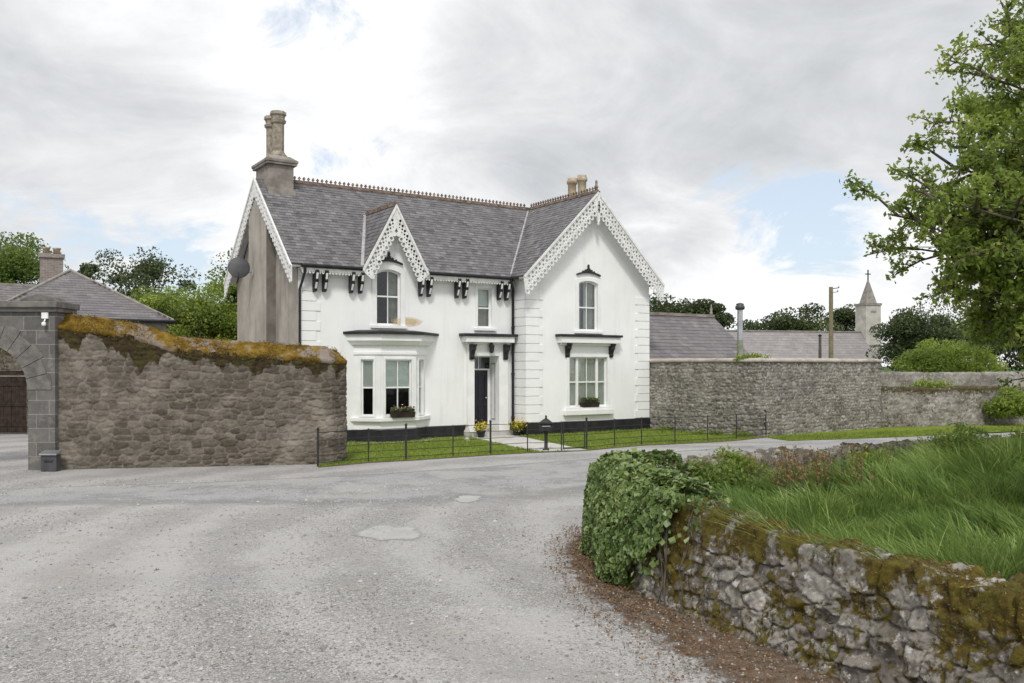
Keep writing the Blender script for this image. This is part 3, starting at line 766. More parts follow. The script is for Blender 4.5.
# soft-edged wash: transparency falls off by noise towards the rim of the stain
tcn = kst.n('ShaderNodeTexCoord'); mpn = kst.n('ShaderNodeMapping'); mpn.vector_type = 'TEXTURE'
kst.l(tcn.outputs['Generated'], mpn.inputs['Vector']); mpn.inputs['Location'].default_value = (0.5, 0.5, 0.45); mpn.inputs['Scale'].default_value = (0.5, 500, 0.5)
gdn = kst.n('ShaderNodeTexGradient', gradient_type='SPHERICAL'); kst.l(mpn.outputs[0], gdn.inputs['Vector'])
fac = kst.math('MULTIPLY', gdn.outputs['Fac'], kst.ramp(kst.noise(5, 4), [(0.3, 0.6), (0.7, 1.0)]), True)
trn = kst.n('ShaderNodeBsdfTransparent'); mxs = kst.n('ShaderNodeMixShader'); kst.l(fac, mxs.inputs[0]); kst.l(trn.outputs[0], mxs.inputs[1]); kst.l(kst.b.outputs[0], mxs.inputs[2]); kst.l(mxs.outputs[0], kst.out.inputs['Surface'])
st.plate(q, [], -0.004, 0.002); st.build('rust_stain', kst.m, house)

# bay window --------------------------------------------------------------
bz0 = U(396, 418, -0.6)[1]; bzt = U(396, 360, -0.6)[1]; bzc = U(396, 333, -0.6)[1]
BAY = [(bay_a, 0), (bay_b, -0.6), (bay_c, -0.6), (bay_d, 0)]
def bay_off(d):
    k_ = d*math.tan(R(21))
    return [(bay_a-d*1.25, 0), (bay_b-k_, -0.6-d), (bay_c+k_, -0.6-d), (bay_d+d*1.7, 0)]
def prism(mb, poly, z0, z1, inset_top=None):
    n = len(poly); tp = inset_top or poly
    mb.add([(x, y, z0) for x, y in poly]+[(x, y, z1) for x, y in tp],
           [tuple(range(n))[::-1], tuple(range(n, 2*n))]+[(i, (i+1) % n, n+(i+1) % n, n+i) for i in range(n)])
bay = MB(); prism(bay, bay_off(0), 0.43, bz0-0.10)
bayo = bay.build('bay_window', MT['render'], house)
b_ = MB(); prism(b_, bay_off(0.035), -0.05, 0.428); b_.build('plinth', MT['black'], bayo)
b_ = MB(); prism(b_, bay_off(0.13), bz0-0.10, bz0+0.02); b_.build('sill', MT['white'], bayo, bevel=0.012)
b_ = MB(); prism(b_, bay_off(0.0), bzt+0.14, bzc-0.26); b_.build('bay_head', MT['render'], bayo)
b_ = MB(); prism(b_, bay_off(0.04), bzt+0.18, bzt+0.26); prism(b_, bay_off(0.10), bzc-0.40, bzc-0.26, bay_off(0.20)); prism(b_, bay_off(0.22), bzc-0.26, bzc-0.05); b_.build('cornice', MT['white'], bayo)
b_ = MB(); prism(b_, bay_off(0.32), bzc-0.05, bzc+0.035, bay_off(0.32)); prism(b_, bay_off(0.28), bzc+0.035, bzc+0.10, bay_off(-0.1)); b_.build('lead_roof', MT['black'], bayo)
def facet(p0, p1, mg, **kw):
    d = Vector(p1)-Vector(p0); L = d.length; ang = math.atan2(d.y, d.x)
    T = Matrix.Translation((p0[0], p0[1], 0)) @ Matrix.Rotation(ang, 4, 'Z')
    wf = MB(); z0, z1 = bz0+0.02, bzt+0.14
    x0, x1 = mg, L-mg
    wf.plate(rect(0.002, L-0.002, z0, z1), [rect(x0, x1, z0+0.06, bzt+0.02)], 0.0, 0.14)
    wf.build('bay_wall', MT['white'], bayo, T.copy())
    # mini window at sub-part level
    w = MB(); a, b = z0+0.062, bzt+0.018; f = 0.05
    w.plate(rect(x0, x1, a, b), [rect(x0+f, x1-f, a+f, b-f)], 0.05, 0.07)
    zm = (a+b)/2; w.box(x0+f*0.9, x1-f*0.9, 0.055, 0.12, zm-0.025, zm+0.025)
    for c in kw.get('cols', ()):
        xx = x0+(x1-x0)*c; w.box(xx-0.016, xx+0.016, 0.06, 0.11, a+f, b-f)
    w.build('sash', MT['white'], bayo, T.copy())
    g = MB(); g.box(x0+f*0.8, x1-f*0.8, 0.085, 0.091, a+f*0.8, b-f*0.8); g.build('pane', MT['glass'], bayo, T.copy())
    bl = MB(); bl.box(x0+0.02, x1-0.02, 0.125, 0.13, zm-0.05*0, b); bl.build('blind', MT['net'], bayo, T.copy())
    s2 = MB(); s2.plate(rect(x0-0.07, x1+0.07, a-0.03, b+0.07), [rect(x0, x1, a, b)], -0.03, 0.029); s2.build('surround', MT['white'], bayo, T.copy())
facet(BAY[0], BAY[1], 0.23); facet(BAY[1], BAY[2], 0.17, cols=(0.5,)); facet(BAY[2], BAY[3], 0.23)
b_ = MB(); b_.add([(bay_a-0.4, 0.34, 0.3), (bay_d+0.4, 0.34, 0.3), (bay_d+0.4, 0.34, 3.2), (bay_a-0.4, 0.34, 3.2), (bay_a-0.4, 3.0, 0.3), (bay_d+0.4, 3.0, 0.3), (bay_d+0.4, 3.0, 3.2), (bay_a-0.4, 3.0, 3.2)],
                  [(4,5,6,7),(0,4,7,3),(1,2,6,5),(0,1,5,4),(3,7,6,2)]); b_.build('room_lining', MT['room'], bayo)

# door case --------------------------------------------------------------
dx0, dx1, dz0, dz1 = dr[0], dr[1], dr[2], dr[3]
zc = U(488, 334, -0.3)[1]
dc = MB()
dc.box(dx0-0.27, dx0-0.002, -0.12, -0.002, 0.0, zc-0.36); dc.box(dx1+0.002, dx1+0.40, -0.12, -0.002, 0.0, zc-0.36)
dc.box(dx0-0.31, dx0+0.0, -0.15, -0.121, 0.0, 0.42); dc.box(dx1, dx1+0.44, -0.15, -0.121, 0.0, 0.42)
dc.box(dx0-0.002, dx1+0.002, -0.10, -0.002, dz1, zc-0.36)
dc.box(dx0-0.48, dx1+0.52, -0.36, -0.002, zc-0.30, zc-0.09)
dc.box(dx0-0.35, dx1+0.44, -0.16, -0.002, zc-0.36, zc-0.301)
dco = dc.build('door_case', MT['white'], house, bevel=0.012)
d_ = MB(); d_.box(dx0-0.58, dx1+0.62, -0.42, -0.003, zc-0.088, zc+0.01); d_.build('lead_cover', MT['black'], dco)
def console(x, z, v, parent, h=0.55):
    b = MB(); pr = [(0, 0), (-0.26, 0), (-0.26, -0.05), (-0.20, -0.11), (-0.21, -0.18), (-0.13, -0.26), (-0.09, -0.38), (-0.10, -0.46), (-0.05, -h), (0, -h)]
    b.plate(pr, [], -0.085, 0.17)
    return b.build('console_bracket', MT['black'], parent, Matrix.Translation((x, v, z)) @ Matrix.Rotation(R(90), 4, 'Z'))
console(dx0-0.14, zc-0.37, -0.122, dco); console(dx1+0.25, zc-0.37, -0.122, dco)
door = MB(); yb = 0.50
zt = dz0+2.02
door.box(dx0+0.02, dx0+0.92, yb, yb+0.05, dz0, zt)
for (a, b, c2, d2) in ((0.12, 0.42, 0.15, 0.75), (0.52, 0.82, 0.15, 0.75), (0.12, 0.42, 0.9, 1.85), (0.52, 0.82, 0.9, 1.85)):
    door.plate(rect(dx0+a, dx0+b, dz0+c2, dz0+d2), [rect(dx0+a+0.035, dx0+b-0.035, dz0+c2+0.035, dz0+d2-0.035)], yb-0.02, 0.018)
do = door.build('door', MT['door'], house)
h_ = MB(); h_.lathe([(0.012, 0), (0.03, 0.01), (0.03, 0.04), (0.01, 0.05)], (0, 0, 0), 10)
h_.build('door_knob', MT['steel'], do, Matrix.Translation((dx0+0.84, yb-0.002, dz0+1.0)) @ Matrix.Rotation(R(90), 4, 'X'))
h_ = MB(); h_.box(dx0+0.02, dx1-0.02, yb+0.006, yb+0.012, zt+0.05, dz1-0.02); h_.build('fanlight', MT['glass'], do)
h_ = MB(); h_.plate(rect(dx0-0.02, dx1+0.02, dz0-0.02, dz1+0.02), [rect(dx0+0.025, dx0+0.915, dz0, zt-0.003), rect(dx0+0.025, dx1-0.03, zt+0.05, dz1-0.04)], yb-0.03, 0.03)
h_.box((dx0+dx1)/2-0.015, (dx0+dx1)/2+0.015, yb-0.02, yb-0.002, zt+0.05, dz1-0.04)
h_.build('door_frame', MT['white'], do)
h_ = MB()  # reveals of the porch recess
h_.box(dx1+0.0005, dx1+0.10, 0.321, yb-0.031, dz0-0.3, dz1+0.1); h_.box(dx0-0.10, dx0-0.0005, 0.321, yb-0.031, dz0-0.3, dz1+0.1); h_.box(dx0-0.1, dx1+0.1, 0.321, yb-0.031, dz1+0.0005, dz1+0.1)
h_.build('reveal', MT['white'], do)
h_ = MB(); h_.plate(rect(-0.40, -0.08, dz0+0.2, dz1-0.25), [rect(-0.35, -0.13, dz0+0.25, dz1-0.3)], 0, 0.012)
h_.build('reveal_panel', MT['lead'], do, Matrix.Translation((dx1-0.013, 0.06, 0)) @ Matrix.Rotation(R(-90), 4, 'Z'))
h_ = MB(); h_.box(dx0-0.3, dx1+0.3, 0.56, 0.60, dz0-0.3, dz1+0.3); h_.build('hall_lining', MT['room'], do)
stp = MB(); stp.box(dx0-0.28, dx1+0.41, -0.42, 0.56, 0.0, dz0-0.16); stp.box(dx0+0.003, dx1-0.003, -0.10, 0.56, dz0-0.16, dz0-0.005); stp.build('doorstep', MT['concrete'], house, bevel=0.01)
ln = MB(); lx = (dx0+dx1)/2+0.12; lz = dz1+0.30
ln.lathe([(0.03, -0.20), (0.085, -0.16), (0.11, 0.04), (0.13, 0.06), (0.05, 0.14), (0.03, 0.20)], (lx, -0.24, lz), 6, smooth=False)
ln.tube([(lx, -0.10, lz+0.05), (lx, -0.18, lz+0.24), (lx, -0.24, lz+0.20)], 0.018, 6); ln.build('wall_lantern', MT['iron'], house)
# hood over the three-light window
zh = U(590, 336, -PROJ-0.25)[1]
u0h, u1h = U(560, 0, -PROJ-0.3)[0], U(622, 0, -PROJ-0.3)[0]
hd = MB(); hd.box(u0h+0.08, u1h-0.05, -0.30, -0.002, zh-0.27, zh-0.04); hd.box(u0h+0.2, u1h-0.15, -0.12, -0.002, zh-0.36, zh-0.271)
hdo = hd.build('window_hood', MT['white'], house, FRONT_T.copy(), bevel=0.012)
hd = MB(); hd.box(u0h, u1h, -0.36, -0.003, zh-0.038, zh+0.05); hd.build('lead_cover', MT['black'], hdo, FRONT_T.copy())
for px in (568.5, 612):
    uu = U(px, 0, -PROJ-0.1)[0]
    b = MB(); pr = [(0, 0), (-0.24, 0), (-0.24, -0.05), (-0.18, -0.11), (-0.19, -0.18), (-0.12, -0.26), (-0.08, -0.38), (-0.09, -0.44), (-0.05, -0.52), (0, -0.52)]
    b.plate(pr, [], -0.085, 0.17); b.build('console_bracket', MT['black'], hdo, Matrix.Translation((uu, -PROJ-0.002, zh-0.28)) @ Matrix.Rotation(R(90), 4, 'Z'))

# chimneys ----------------------------------------------------------------
ch = MB()
cu0, cu1, cv0, cv1 = -0.10, 0.78, 2.62, 4.05
ch.box(cu0, cu1, cv0, cv1, 7.2, 9.46)
ch.box(cu0-0.10, cu1+0.10, cv0-0.10, cv1+0.10, 9.46, 9.54); ch.box(cu0-0.13, cu1+0.13, cv0-0.13, cv1+0.13, 9.541, 9.64)
ch.add([(cu0-0.11,cv0-0.11,9.64),(cu1+0.11,cv0-0.11,9.64),(cu1+0.11,cv1+0.11,9.64),(cu0-0.11,cv1+0.11,9.64),(cu0+0.1,cv0+0.1,9.80),(cu1-0.1,cv0+0.1,9.80),(cu1-0.1,cv1-0.1,9.80),(cu0+0.1,cv1-0.1,9.80)],
       [(0,1,5,4),(1,2,6,5),(2,3,7,6),(3,0,4,7),(4,5,6,7)])
cho = ch.build('chimney', MT['stack'], house, bevel=0.015)
for vv, dz_ in ((3.02, 0.0), (3.66, -0.02)):
    pt = MB(); pt.lathe([(0.31, 9.70), (0.31, 9.86), (0.26, 9.90), (0.205, 10.0), (0.205, 10.95), (0.26, 10.99), (0.28, 11.08), (0.225, 11.12), (0.235, 11.22), (0.285, 11.27), (0.27, 11.38), (0.18, 11.39)], (0.36, vv, dz_), 8, smooth=False, ph=R(22.5))
    pt.build('chimney_pot', MT['pot_old'], cho)
fl = MB(); fl.box(cu0-0.02, cu1+0.05, cv0-0.05, cv0-0.003, 8.42, 8.62); fl.build('chimney_flashing', MT['spire'], cho)
ch = MB(); ch.box(13.2, 14.08, 2.55, 4.35, 7.5, 9.5); ch.box(13.1, 14.15, 2.45, 4.45, 9.5, 9.66)
cho = ch.build('chimney', MT['stack'], house)
for px, yt in ((573, 176), (584, 173)):
    pt = MB(); uu = 13.66; vv = 3.62 if px < 580 else 2.92
    pt.lathe([(0.20, 9.62), (0.20, 9.8), (0.18, 9.85), (0.19, 10.45), (0.235, 10.48), (0.24, 10.60), (0.20, 10.64), (0.205, 10.72), (0.16, 10.73)], (uu, vv, 0.0), 14)
    pt.build('chimney_pot', MT['pot_clay'], cho)

# things on and in front of the house --------------------------------------
p_ = hw(-0.75, 2.15, 0); zd = U(248, 267)[1]
Yd = (HO+BX*2.0).y
pdz = EYE+(HY-267)/FPX*30.0
dish = thing('satellite_dish', 'dark grey satellite dish on the grey side gable of the white house', 'satellite dish', hw(-0.36, 3.5, pdz))
Td = Matrix.Rotation(R(192), 4, 'Z') @ Matrix.Rotation(R(75), 4, 'Y')
d_ = MB(); prof = [(r_, 0.55*r_*r_) for r_ in (0.02, 0.12, 0.22, 0.30, 0.36)]
d_.lathe(prof+[(0.36, 0.21*0.36)] if False else prof, (0, 0, 0), 24); d_.lathe([(0.36, 0.0712), (0.375, 0.078), (0.36, 0.085)], (0, 0, 0), 24)
Tdd = Matrix.Translation((-0.42, -0.30, 0)) @ Matrix.Rotation(math.atan2(-0.9, 0.35), 4, 'Z') @ Matrix.Rotation(R(78), 4, 'Y')
d_.build('reflector', MT['dish'], dish, Tdd)
d_ = MB(); d_.tube([(0.0, 0.0, -0.12), (-0.36, -0.20, -0.12), (-0.42, -0.28, -0.02)], 0.022, 6); d_.box(-0.03, 0.03, -0.08, 0.08, -0.2, 0.0); d_.build('bracket', MT['steel'], dish)
d_ = MB(); d_.tube([(-0.42, -0.30, -0.3), (-0.33, -0.68, -0.28)], 0.012, 6); d_.obox(Matrix.Translation((-0.33, -0.70, -0.26)), 0.06, 0.1, 0.06); d_.build('receiver_arm', MT['dish'], dish)

def leaves(centres, size, n_dir=None, up=0.3, aspect=0.55, jit=0.35, fold=0.15, r=rng):
    """one folded leaf (6 verts, 2 quads) per centre; returns V, F"""
    N = len(centres)
    nrm = r.normal(size=(N, 3)); 
    if n_dir is not None: nrm = nrm*0.55 + n_dir
    nrm[:, 2] += up
    nrm /= np.linalg.norm(nrm, axis=1, keepdims=True)+1e-9
    t = r.normal(size=(N, 3)); t -= nrm*(t*nrm).sum(1, keepdims=True); t /= np.linalg.norm(t, axis=1, keepdims=True)+1e-9
    b = np.cross(nrm, t)
    s = size*(1+jit*(r.random(N)*2-1))[:, None]; w = s*aspect
    c = np.asarray(centres)
    # base, left, tip, right
    v0 = c - t*s*0.5; v2 = c + t*s*0.5
    v1 = c + b*w*0.5 + nrm*s*fold - t*s*0.08; v3 = c - b*w*0.5 + nrm*s*fold - t*s*0.08
    V = np.stack([v0, v1, v2, v3], 1).reshape(-1, 3)
    i = np.arange(N)*4
    F = np.concatenate([np.stack([i, i+2, i+1], 1), np.stack([i, i+3, i+2], 1)])
    return V, F
def leaf_obj(name, C, size, mat, parent=None, tint=None, **kw):
    V, F = leaves(C, size, **kw)
    N = len(C); t = tint if tint is not None else np.clip(rng.normal(0.5, 0.22, N), 0, 1)
    if parent is not None:
        V = V - np.array(parent.location)
    me = np_mesh(name, V, F, {'tint': ('FACE', np.concatenate([t, t]))})
    return obj_mesh(name, me, mat, parent)

def potted(name, label, loc, s, flower, cat='potted plant', group=None):
    t = thing(name, label, cat, loc, group=group)
    p = MB(); p.lathe([(0.10*s, 0), (0.14*s, 0.02), (0.185*s, 0.24*s), (0.21*s, 0.25*s), (0.21*s, 0.30*s), (0.17*s, 0.30*s), (0.16*s, 0.27*s)], (0, 0, 0), 16); p.build('pot', MT['black'], t)
    C = rng.normal(size=(160, 3))*np.array([0.14, 0.14, 0.10])*s + np.array(loc)+np.array([0, 0, 0.40*s])
    leaf_obj('foliage', C, 0.10*s, MT['leafB'], t)
    C = rng.normal(size=(190, 3))*np.array([0.16, 0.16, 0.11])*s + np.array(loc)+np.array([0, 0, 0.47*s])
    leaf_obj('flowers', C, 0.075*s, flower, t, aspect=0.9)
    return t
pp = hw(dx0-0.18, -0.66, 0.02); potted('flower_pot', 'black pot of yellow flowers beside the left side of the front door', pp+Vector((0.1, 0, 0)), 0.8, MT['yellow'], group='pots of yellow flowers by the front door')
pp = hw(W_MAIN-0.22, -1.2, 0.02); potted('flower_pot', 'wide black pot of yellow flowers below the black downpipe', gr(517, 436.0), 0.85, MT['yellow'], group='pots of yellow flowers by the front door')
# pale ornament
g_ = thing('garden_ornament', 'small pale stone bird ornament standing beside the front door pot', 'ornament', gr(467, 441))
o_ = MB(); o_.lathe([(0.11, 0), (0.12, 0.05), (0.06, 0.09), (0.07, 0.14), (0.115, 0.24), (0.10, 0.34), (0.055, 0.42), (0.045, 0.48), (0.06, 0.52), (0.05, 0.57), (0.015, 0.60)], (0, 0, 0), 12); o_.build('body', MT['concrete'], g_)
o_ = MB(); o_.lathe([(0.022, 0), (0.004, 0.08)], (0, 0, 0), 8); o_.build('beak', MT['concrete'], g_, Matrix.Translation((0, -0.045, 0.545)) @ Matrix.Rotation(R(100), 4, 'X'))
def winbox(label, T, L, flower):
    loc = T @ Vector((0, 0, 0)); wb = thing('window_box', label, 'window box', house.matrix_basis @ loc, HA, 'window boxes on the sills')
    b = MB(); b.add([(-L/2+0.02,-0.09,0),(L/2-0.02,-0.09,0),(L/2-0.02,0.09,0),(-L/2+0.02,0.09,0),(-L/2,-0.11,0.18),(L/2,-0.11,0.18),(L/2,0.11,0.18),(-L/2,0.11,0.18)], [(0,3,2,1),(4,5,6,7),(0,1,5,4),(1,2,6,5),(2,3,7,6),(3,0,4,7)])
    b.build('trough', MT['wood'], wb)
    for nm, n, mat, sz, zz in (('foliage', 260, MT['leafD'], 0.09, 0.20), ('flowers', 70, flower, 0.06, 0.26)):
        C = np.stack([rng.uniform(-L/2, L/2, n), rng.normal(0, 0.06, n), zz+np.abs(rng.normal(0, 0.06, n))], 1)
        V, F = leaves(C, sz); t_ = np.clip(rng.normal(0.5, 0.25, n), 0, 1)
        obj_mesh(nm, np_mesh(nm, V, F, {'tint': ('FACE', np.concatenate([t_, t_]))}), mat, wb)
bpy.context.view_layer.update()
winbox('brown trough of green plants and flowers on the bay window sill', frame(((bay_b+bay_c)/2+0.10, -0.715, bz0+0.022)), 0.85, MT['pink'])
winbox('brown trough of plants on the sill of the three light window', frame(((w4[0]+w4[1])/2+0.05, -PROJ-0.03, w4[2]+0.001)), 0.80, MT['leafE'])

# ------------------------------------------------------------------ rubble walls
class Stones:
    """irregular coursed stones: jittered rows of cells in the (s,q) plane of a wall"""
    def __init__(s, smax, qmax, cw, chh, seed, qmin=-0.3, cap=None):
        r = np.random.default_rng(seed); P = []; y = qmin
        while y < qmax+chh:
            h = chh*r.uniform(0.6, 1.45); x = -cw*r.uniform(0.2, 1); cw_ = cw
            if cap and y < cap[0] < y+h+0.06: h = cap[0]-y if cap[0]-y > 0.05 else h
            if cap and abs(y-cap[0]) < 0.011 or cap and y > cap[0]: h = cap[2]; cw_ = cap[1]
            while x < smax+cw:
                w = cw_*r.uniform(0.45, 1.7)
                P.append((x+w/2, y+h/2+r.normal(0, 0.16)*h, w, h)); x += w
            y += h
        s.P = np.array(P); s.n = len(P); s.rnd = r.random(s.n)
        s.tilt = r.normal(0, 1, (s.n, 2)); s.lev = r.random(s.n); s.seed = seed
    def query(s, S, Q, ax, ay, pw=2.6):
        S = S.ravel(); Q = Q.ravel(); N = len(S)
        i1 = np.zeros(N, int); d1 = np.zeros(N); d2 = np.zeros(N)
        order = np.argsort(s.P[:, 0])
        for a in range(0, N, 4096):
            x = S[a:a+4096]; y = Q[a:a+4096]
            lo, hi = x.min()-2.2*ax*1.5-0.2, x.max()+2.2*ax*1.5+0.2
            cand = np.where((s.P[:, 0] > lo) & (s.P[:, 0] < hi))[0]
            C = s.P[cand]
            D = (np.abs((x[:, None]-C[:, 0])/(0.5*(C[:, 2]+ax)))**pw + np.abs((y[:, None]-C[:, 1])/(0.5*(C[:, 3]+ay)))**pw)**(1/pw)
            j = np.argpartition(D, 1, axis=1)[:, :2]
            v = np.take_along_axis(D, j, 1); sw = v[:, 0] > v[:, 1]
            j[sw] = j[sw][:, ::-1]; v[sw] = v[sw][:, ::-1]
            i1[a:a+4096] = cand[j[:, 0]]; d1[a:a+4096] = v[:, 0]; d2[a:a+4096] = v[:, 1]
        return i1, d1, d2

def resample(path, ds):
    path = [np.array(p[:2], float) for p in path]
    # Catmull-free: straight pieces, rounded slightly by averaging
    pts = []
    for a, b in zip(path[:-1], path[1:]):
        n = max(2, int(np.linalg.norm(b-a)/ds))
        for i in range(n): pts.append(a+(b-a)*i/n)
    pts.append(path[-1]); pts = np.array(pts)
    for _ in range(max(2, int(0.12/ds))):
        q = pts.copy(); q[1:-1] = (pts[:-2]+2*pts[1:-1]+pts[2:])/4; pts = q
    d = np.linalg.norm(np.diff(pts, axis=0), axis=1); s = np.concatenate([[0], np.cumsum(d)])
    n = max(2, int(s[-1]/ds)); t = np.linspace(0, s[-1], n+1)
    return np.stack([np.interp(t, s, pts[:, 0]), np.interp(t, s, pts[:, 1])], 1), t

def rubble_wall(name, path, top, thick, mat, cw, chh, ds, depth, seed, side=1, moss=None, mortar=(0.02, 0.16), batter=0.0, parent=None,
                zbot=-0.08, back=True, rough=0.012, topjit=0.0, plane=0.012, capcell=None, base_flare=0.0, pw=2.6, crag=0.0):
    """path: front face line; side=+1: outward normal is to the right of the direction of travel. top: f(s)->z"""
    pts, s = resample(path, ds); n = len(s)
    tn = np.gradient(pts, axis=0); tn /= np.linalg.norm(tn, axis=1, keepdims=True)
    nr = np.stack([tn[:, 1], -tn[:, 0]], 1)*side
    H = np.array([top(x) for x in s])
    hm = H.max()-zbot; nf = max(4, int(hm/ds)); nt = max(3, int(thick/ds)); nb = 6 if back else 2
    # rows: (kind, frac)
    q_front = np.linspace(0, 1, nf+1)
    S = np.repeat(s[:, None], nf+1+nt+nb, 1)
    Z = np.zeros_like(S); O = np.zeros_like(S); NZ = np.zeros_like(S); NN = np.zeros_like(S); Q = np.zeros_like(S)
    Hf = (H-zbot)[:, None]
    Z[:, :nf+1] = zbot+Hf*q_front; Q[:, :nf+1] = Z[:, :nf+1]
    NN[:, :nf+1] = 1
    ft = np.linspace(0, 1, nt+1)[1:]
    Z[:, nf+1:nf+1+nt] = H[:, None]; O[:, nf+1:nf+1+nt] = -thick*ft; Q[:, nf+1:nf+1+nt] = H[:, None]+thick*ft
    NZ[:, nf+1:nf+1+nt] = 1
    rr = 0.10
    dtop = H[:, None]-Z[:, :nf+1]
    NZ[:, :nf+1] = np.clip(1-dtop/rr, 0, 1)*0.8
    NN[:, nf+1:nf+1+nt] = np.clip(1-ft*thick/rr, 0, 1)*0.8 - np.clip(1-(1-ft)*thick/rr, 0, 1)*0.8
    fb = np.linspace(1, 0, nb+1)[1:]
    Z[:, nf+1+nt:] = zbot+Hf*fb; O[:, nf+1+nt:] = -thick; Q[:, nf+1+nt:] = H[:, None]+thick+(1-fb)*Hf
    NN[:, nf+1+nt:] = -1
    # batter: front leans back towards the top
    O[:, :nf+1] -= batter*(Z[:, :nf+1]-zbot)
    O[:, nf+1:nf+1+nt] -= batter*Hf*(1-ft)
    O[:, :nf+1] += base_flare*np.exp(-(Z[:, :nf+1]+0.0)/0.18)
    st = Stones(s[-1], Q.max(), cw, chh, seed, cap=capcell)
    wS = S + (fbm(S*3.1, Q*3.1, seed+3)-0.5)*cw*0.55; wQ = Q + (fbm(S*3.1+50, Q*3.1, seed+5)-0.5)*chh*0.75
    i1, d1, d2 = st.query(wS, wQ, cw, chh, pw)
    e = (d2-d1)
    body = sstep(mortar[0], mortar[1]+(0.12 if not crag else 0.03), e)
    P = st.P[i1]
    lx = np.clip((wS.ravel()-P[:, 0])/P[:, 2], -0.7, 0.7); ly = np.clip((wQ.ravel()-P[:, 1])/P[:, 3], -0.7, 0.7)
    disp = body*depth*(0.55+0.9*st.lev[i1]) + plane*body*(st.tilt[i1, 0]*lx+st.tilt[i1, 1]*ly)
    disp += rough*(fbm(S.ravel()*14, Q.ravel()*14, seed+9, 4)-0.5)*2 + 0.6*rough*(fbm(S.ravel()*40, Q.ravel()*40, seed+11, 2)-0.5)*2
    if crag:
        rg = 1-np.abs(2*fbm(S.ravel()*6.5+9*st.rnd[i1], Q.ravel()*6.5, seed+41, 4)-1); disp += crag*(rg-0.75)*body
    disp += 0.05*(fbm(S.ravel()*0.8, Q.ravel()*0.8, seed+13, 3)-0.5)
    disp = np.clip(disp, -0.08, depth*1.7+0.035).reshape(S.shape)
    ms = 1-sstep(mortar[0], mortar[1], e)
    mo = moss(S, Z, O, Q) if moss else np.zeros_like(S)
    if crag: mo = np.clip(mo+0.22*(ms.reshape(S.shape))*(0.3+fbm(S*1.5, Q*1.5, seed+51, 3)), 0, 1)
    disp = disp + sstep(0.45, 0.8, mo)*0.012
    if topjit:
        tj = (fbm(s*2.6, s*0+3, seed+21, 3)-0.5)*2*topjit + (st_round(s, seed, 0.30)-0.5)*topjit*1.2
        w = np.clip((Z-(H[:, None]-0.35))/0.35, 0, 1)
        Z = Z + w*tj[:, None]
    X = pts[:, 0][:, None] + nr[:, 0][:, None]*(O+disp*NN)
    Y = pts[:, 1][:, None] + nr[:, 1][:, None]*(O+disp*NN)
    Z2 = Z + disp*NZ
    m = S.shape[1]
    V = np.stack([X, Y, Z2], 2).reshape(-1, 3)
    ii, jj = np.meshgrid(np.arange(n-1), np.arange(m-1), indexing='ij')
    a = (ii*m+jj).ravel(); b = ((ii+1)*m+jj).ravel()
    F = np.stack([a, b, b+1, a+1], 1) if side > 0 else np.stack([a, a+1, b+1, b], 1)
    capA = np.arange(m)[None, :]; capB = (np.arange(m)+(n-1)*m)[None, :]
    if side > 0: capA, capB = capA, capB[:, ::-1]
    else: capA, capB = capA[:, ::-1], capB
    if parent is not None: V = V-np.array(parent.location)
    rn = np.clip(st.rnd[i1]*0.75+0.25*fbm(S.ravel()*5, Q.ravel()*5, seed+31), 0, 1)
    me = np_mesh(name, V, [F, capA, capB], {'stone': ('POINT', rn), 'mort': ('POINT', ms), 'moss': ('POINT', mo.ravel())}, smooth=True)
    return obj_mesh(name, me, mat, parent), V, mo.ravel(), Z.ravel()
def st_round(s, seed, w):
    r = np.random.default_rng(seed+77); k = np.floor(s/w).astype(int); v = r.random(k.max()+2); return v[k]

def slab_along(name, path, top, prof, mat, parent, ds=0.05, amp=0.03, seed=1, side=1, attrs=None, freq=3.0):
    """sweeps a cross-section (list of (outward, up) pairs, up relative to top(s)) along the path, with noisy surface"""
    pts, s = resample(path, ds); n = len(s)
    tn = np.gradient(pts, axis=0); tn /= np.linalg.norm(tn, axis=1, keepdims=True); nr = np.stack([tn[:, 1], -tn[:, 0]], 1)*side
    H = np.array([top(x) for x in s])
    pr = []
    for (a, b), (c, d) in zip(prof[:-1], prof[1:]):
        k_ = max(1, int(math.hypot(c-a, d-b)/ds))
        for i in range(k_): pr.append((a+(c-a)*i/k_, b+(d-b)*i/k_))
    pr.append(prof[-1]); pr = np.array(pr); m = len(pr)
    dq = np.gradient(pr, axis=0); pn = np.stack([-dq[:, 1], dq[:, 0]], 1); pn /= np.linalg.norm(pn, axis=1, keepdims=True)+1e-9
    q = np.concatenate([[0], np.cumsum(np.linalg.norm(np.diff(pr, axis=0), axis=1))])
    S, Qq = np.meshgrid(s, q, indexing='ij')
    d = amp*(fbm(S*freq, Qq*freq, seed, 5)-0.5)*2 + amp*0.5*(fbm(S*freq*5, Qq*freq*5, seed+4, 3)-0.5)*2
    O = pr[:, 0][None]+d*pn[:, 0][None]; Zz = H[:, None]+pr[:, 1][None]+d*pn[:, 1][None]
    V = np.stack([pts[:, 0][:, None]+nr[:, 0][:, None]*O, pts[:, 1][:, None]+nr[:, 1][:, None]*O, Zz], 2).reshape(-1, 3)
    if parent is not None: V = V-np.array(parent.location)
    ii, jj = np.meshgrid(np.arange(n-1), np.arange(m-1), indexing='ij'); a = (ii*m+jj).ravel(); b = ((ii+1)*m+jj).ravel()
    F = np.stack([a, a+1, b+1, b], 1) if side < 0 else np.stack([a, b, b+1, a+1], 1)
    me = np_mesh(name, V, [F, np.arange(m)[None], (np.arange(m)+(n-1)*m)[None, ::-1]], None, smooth=True)
    return obj_mesh(name, me, mat, parent), V

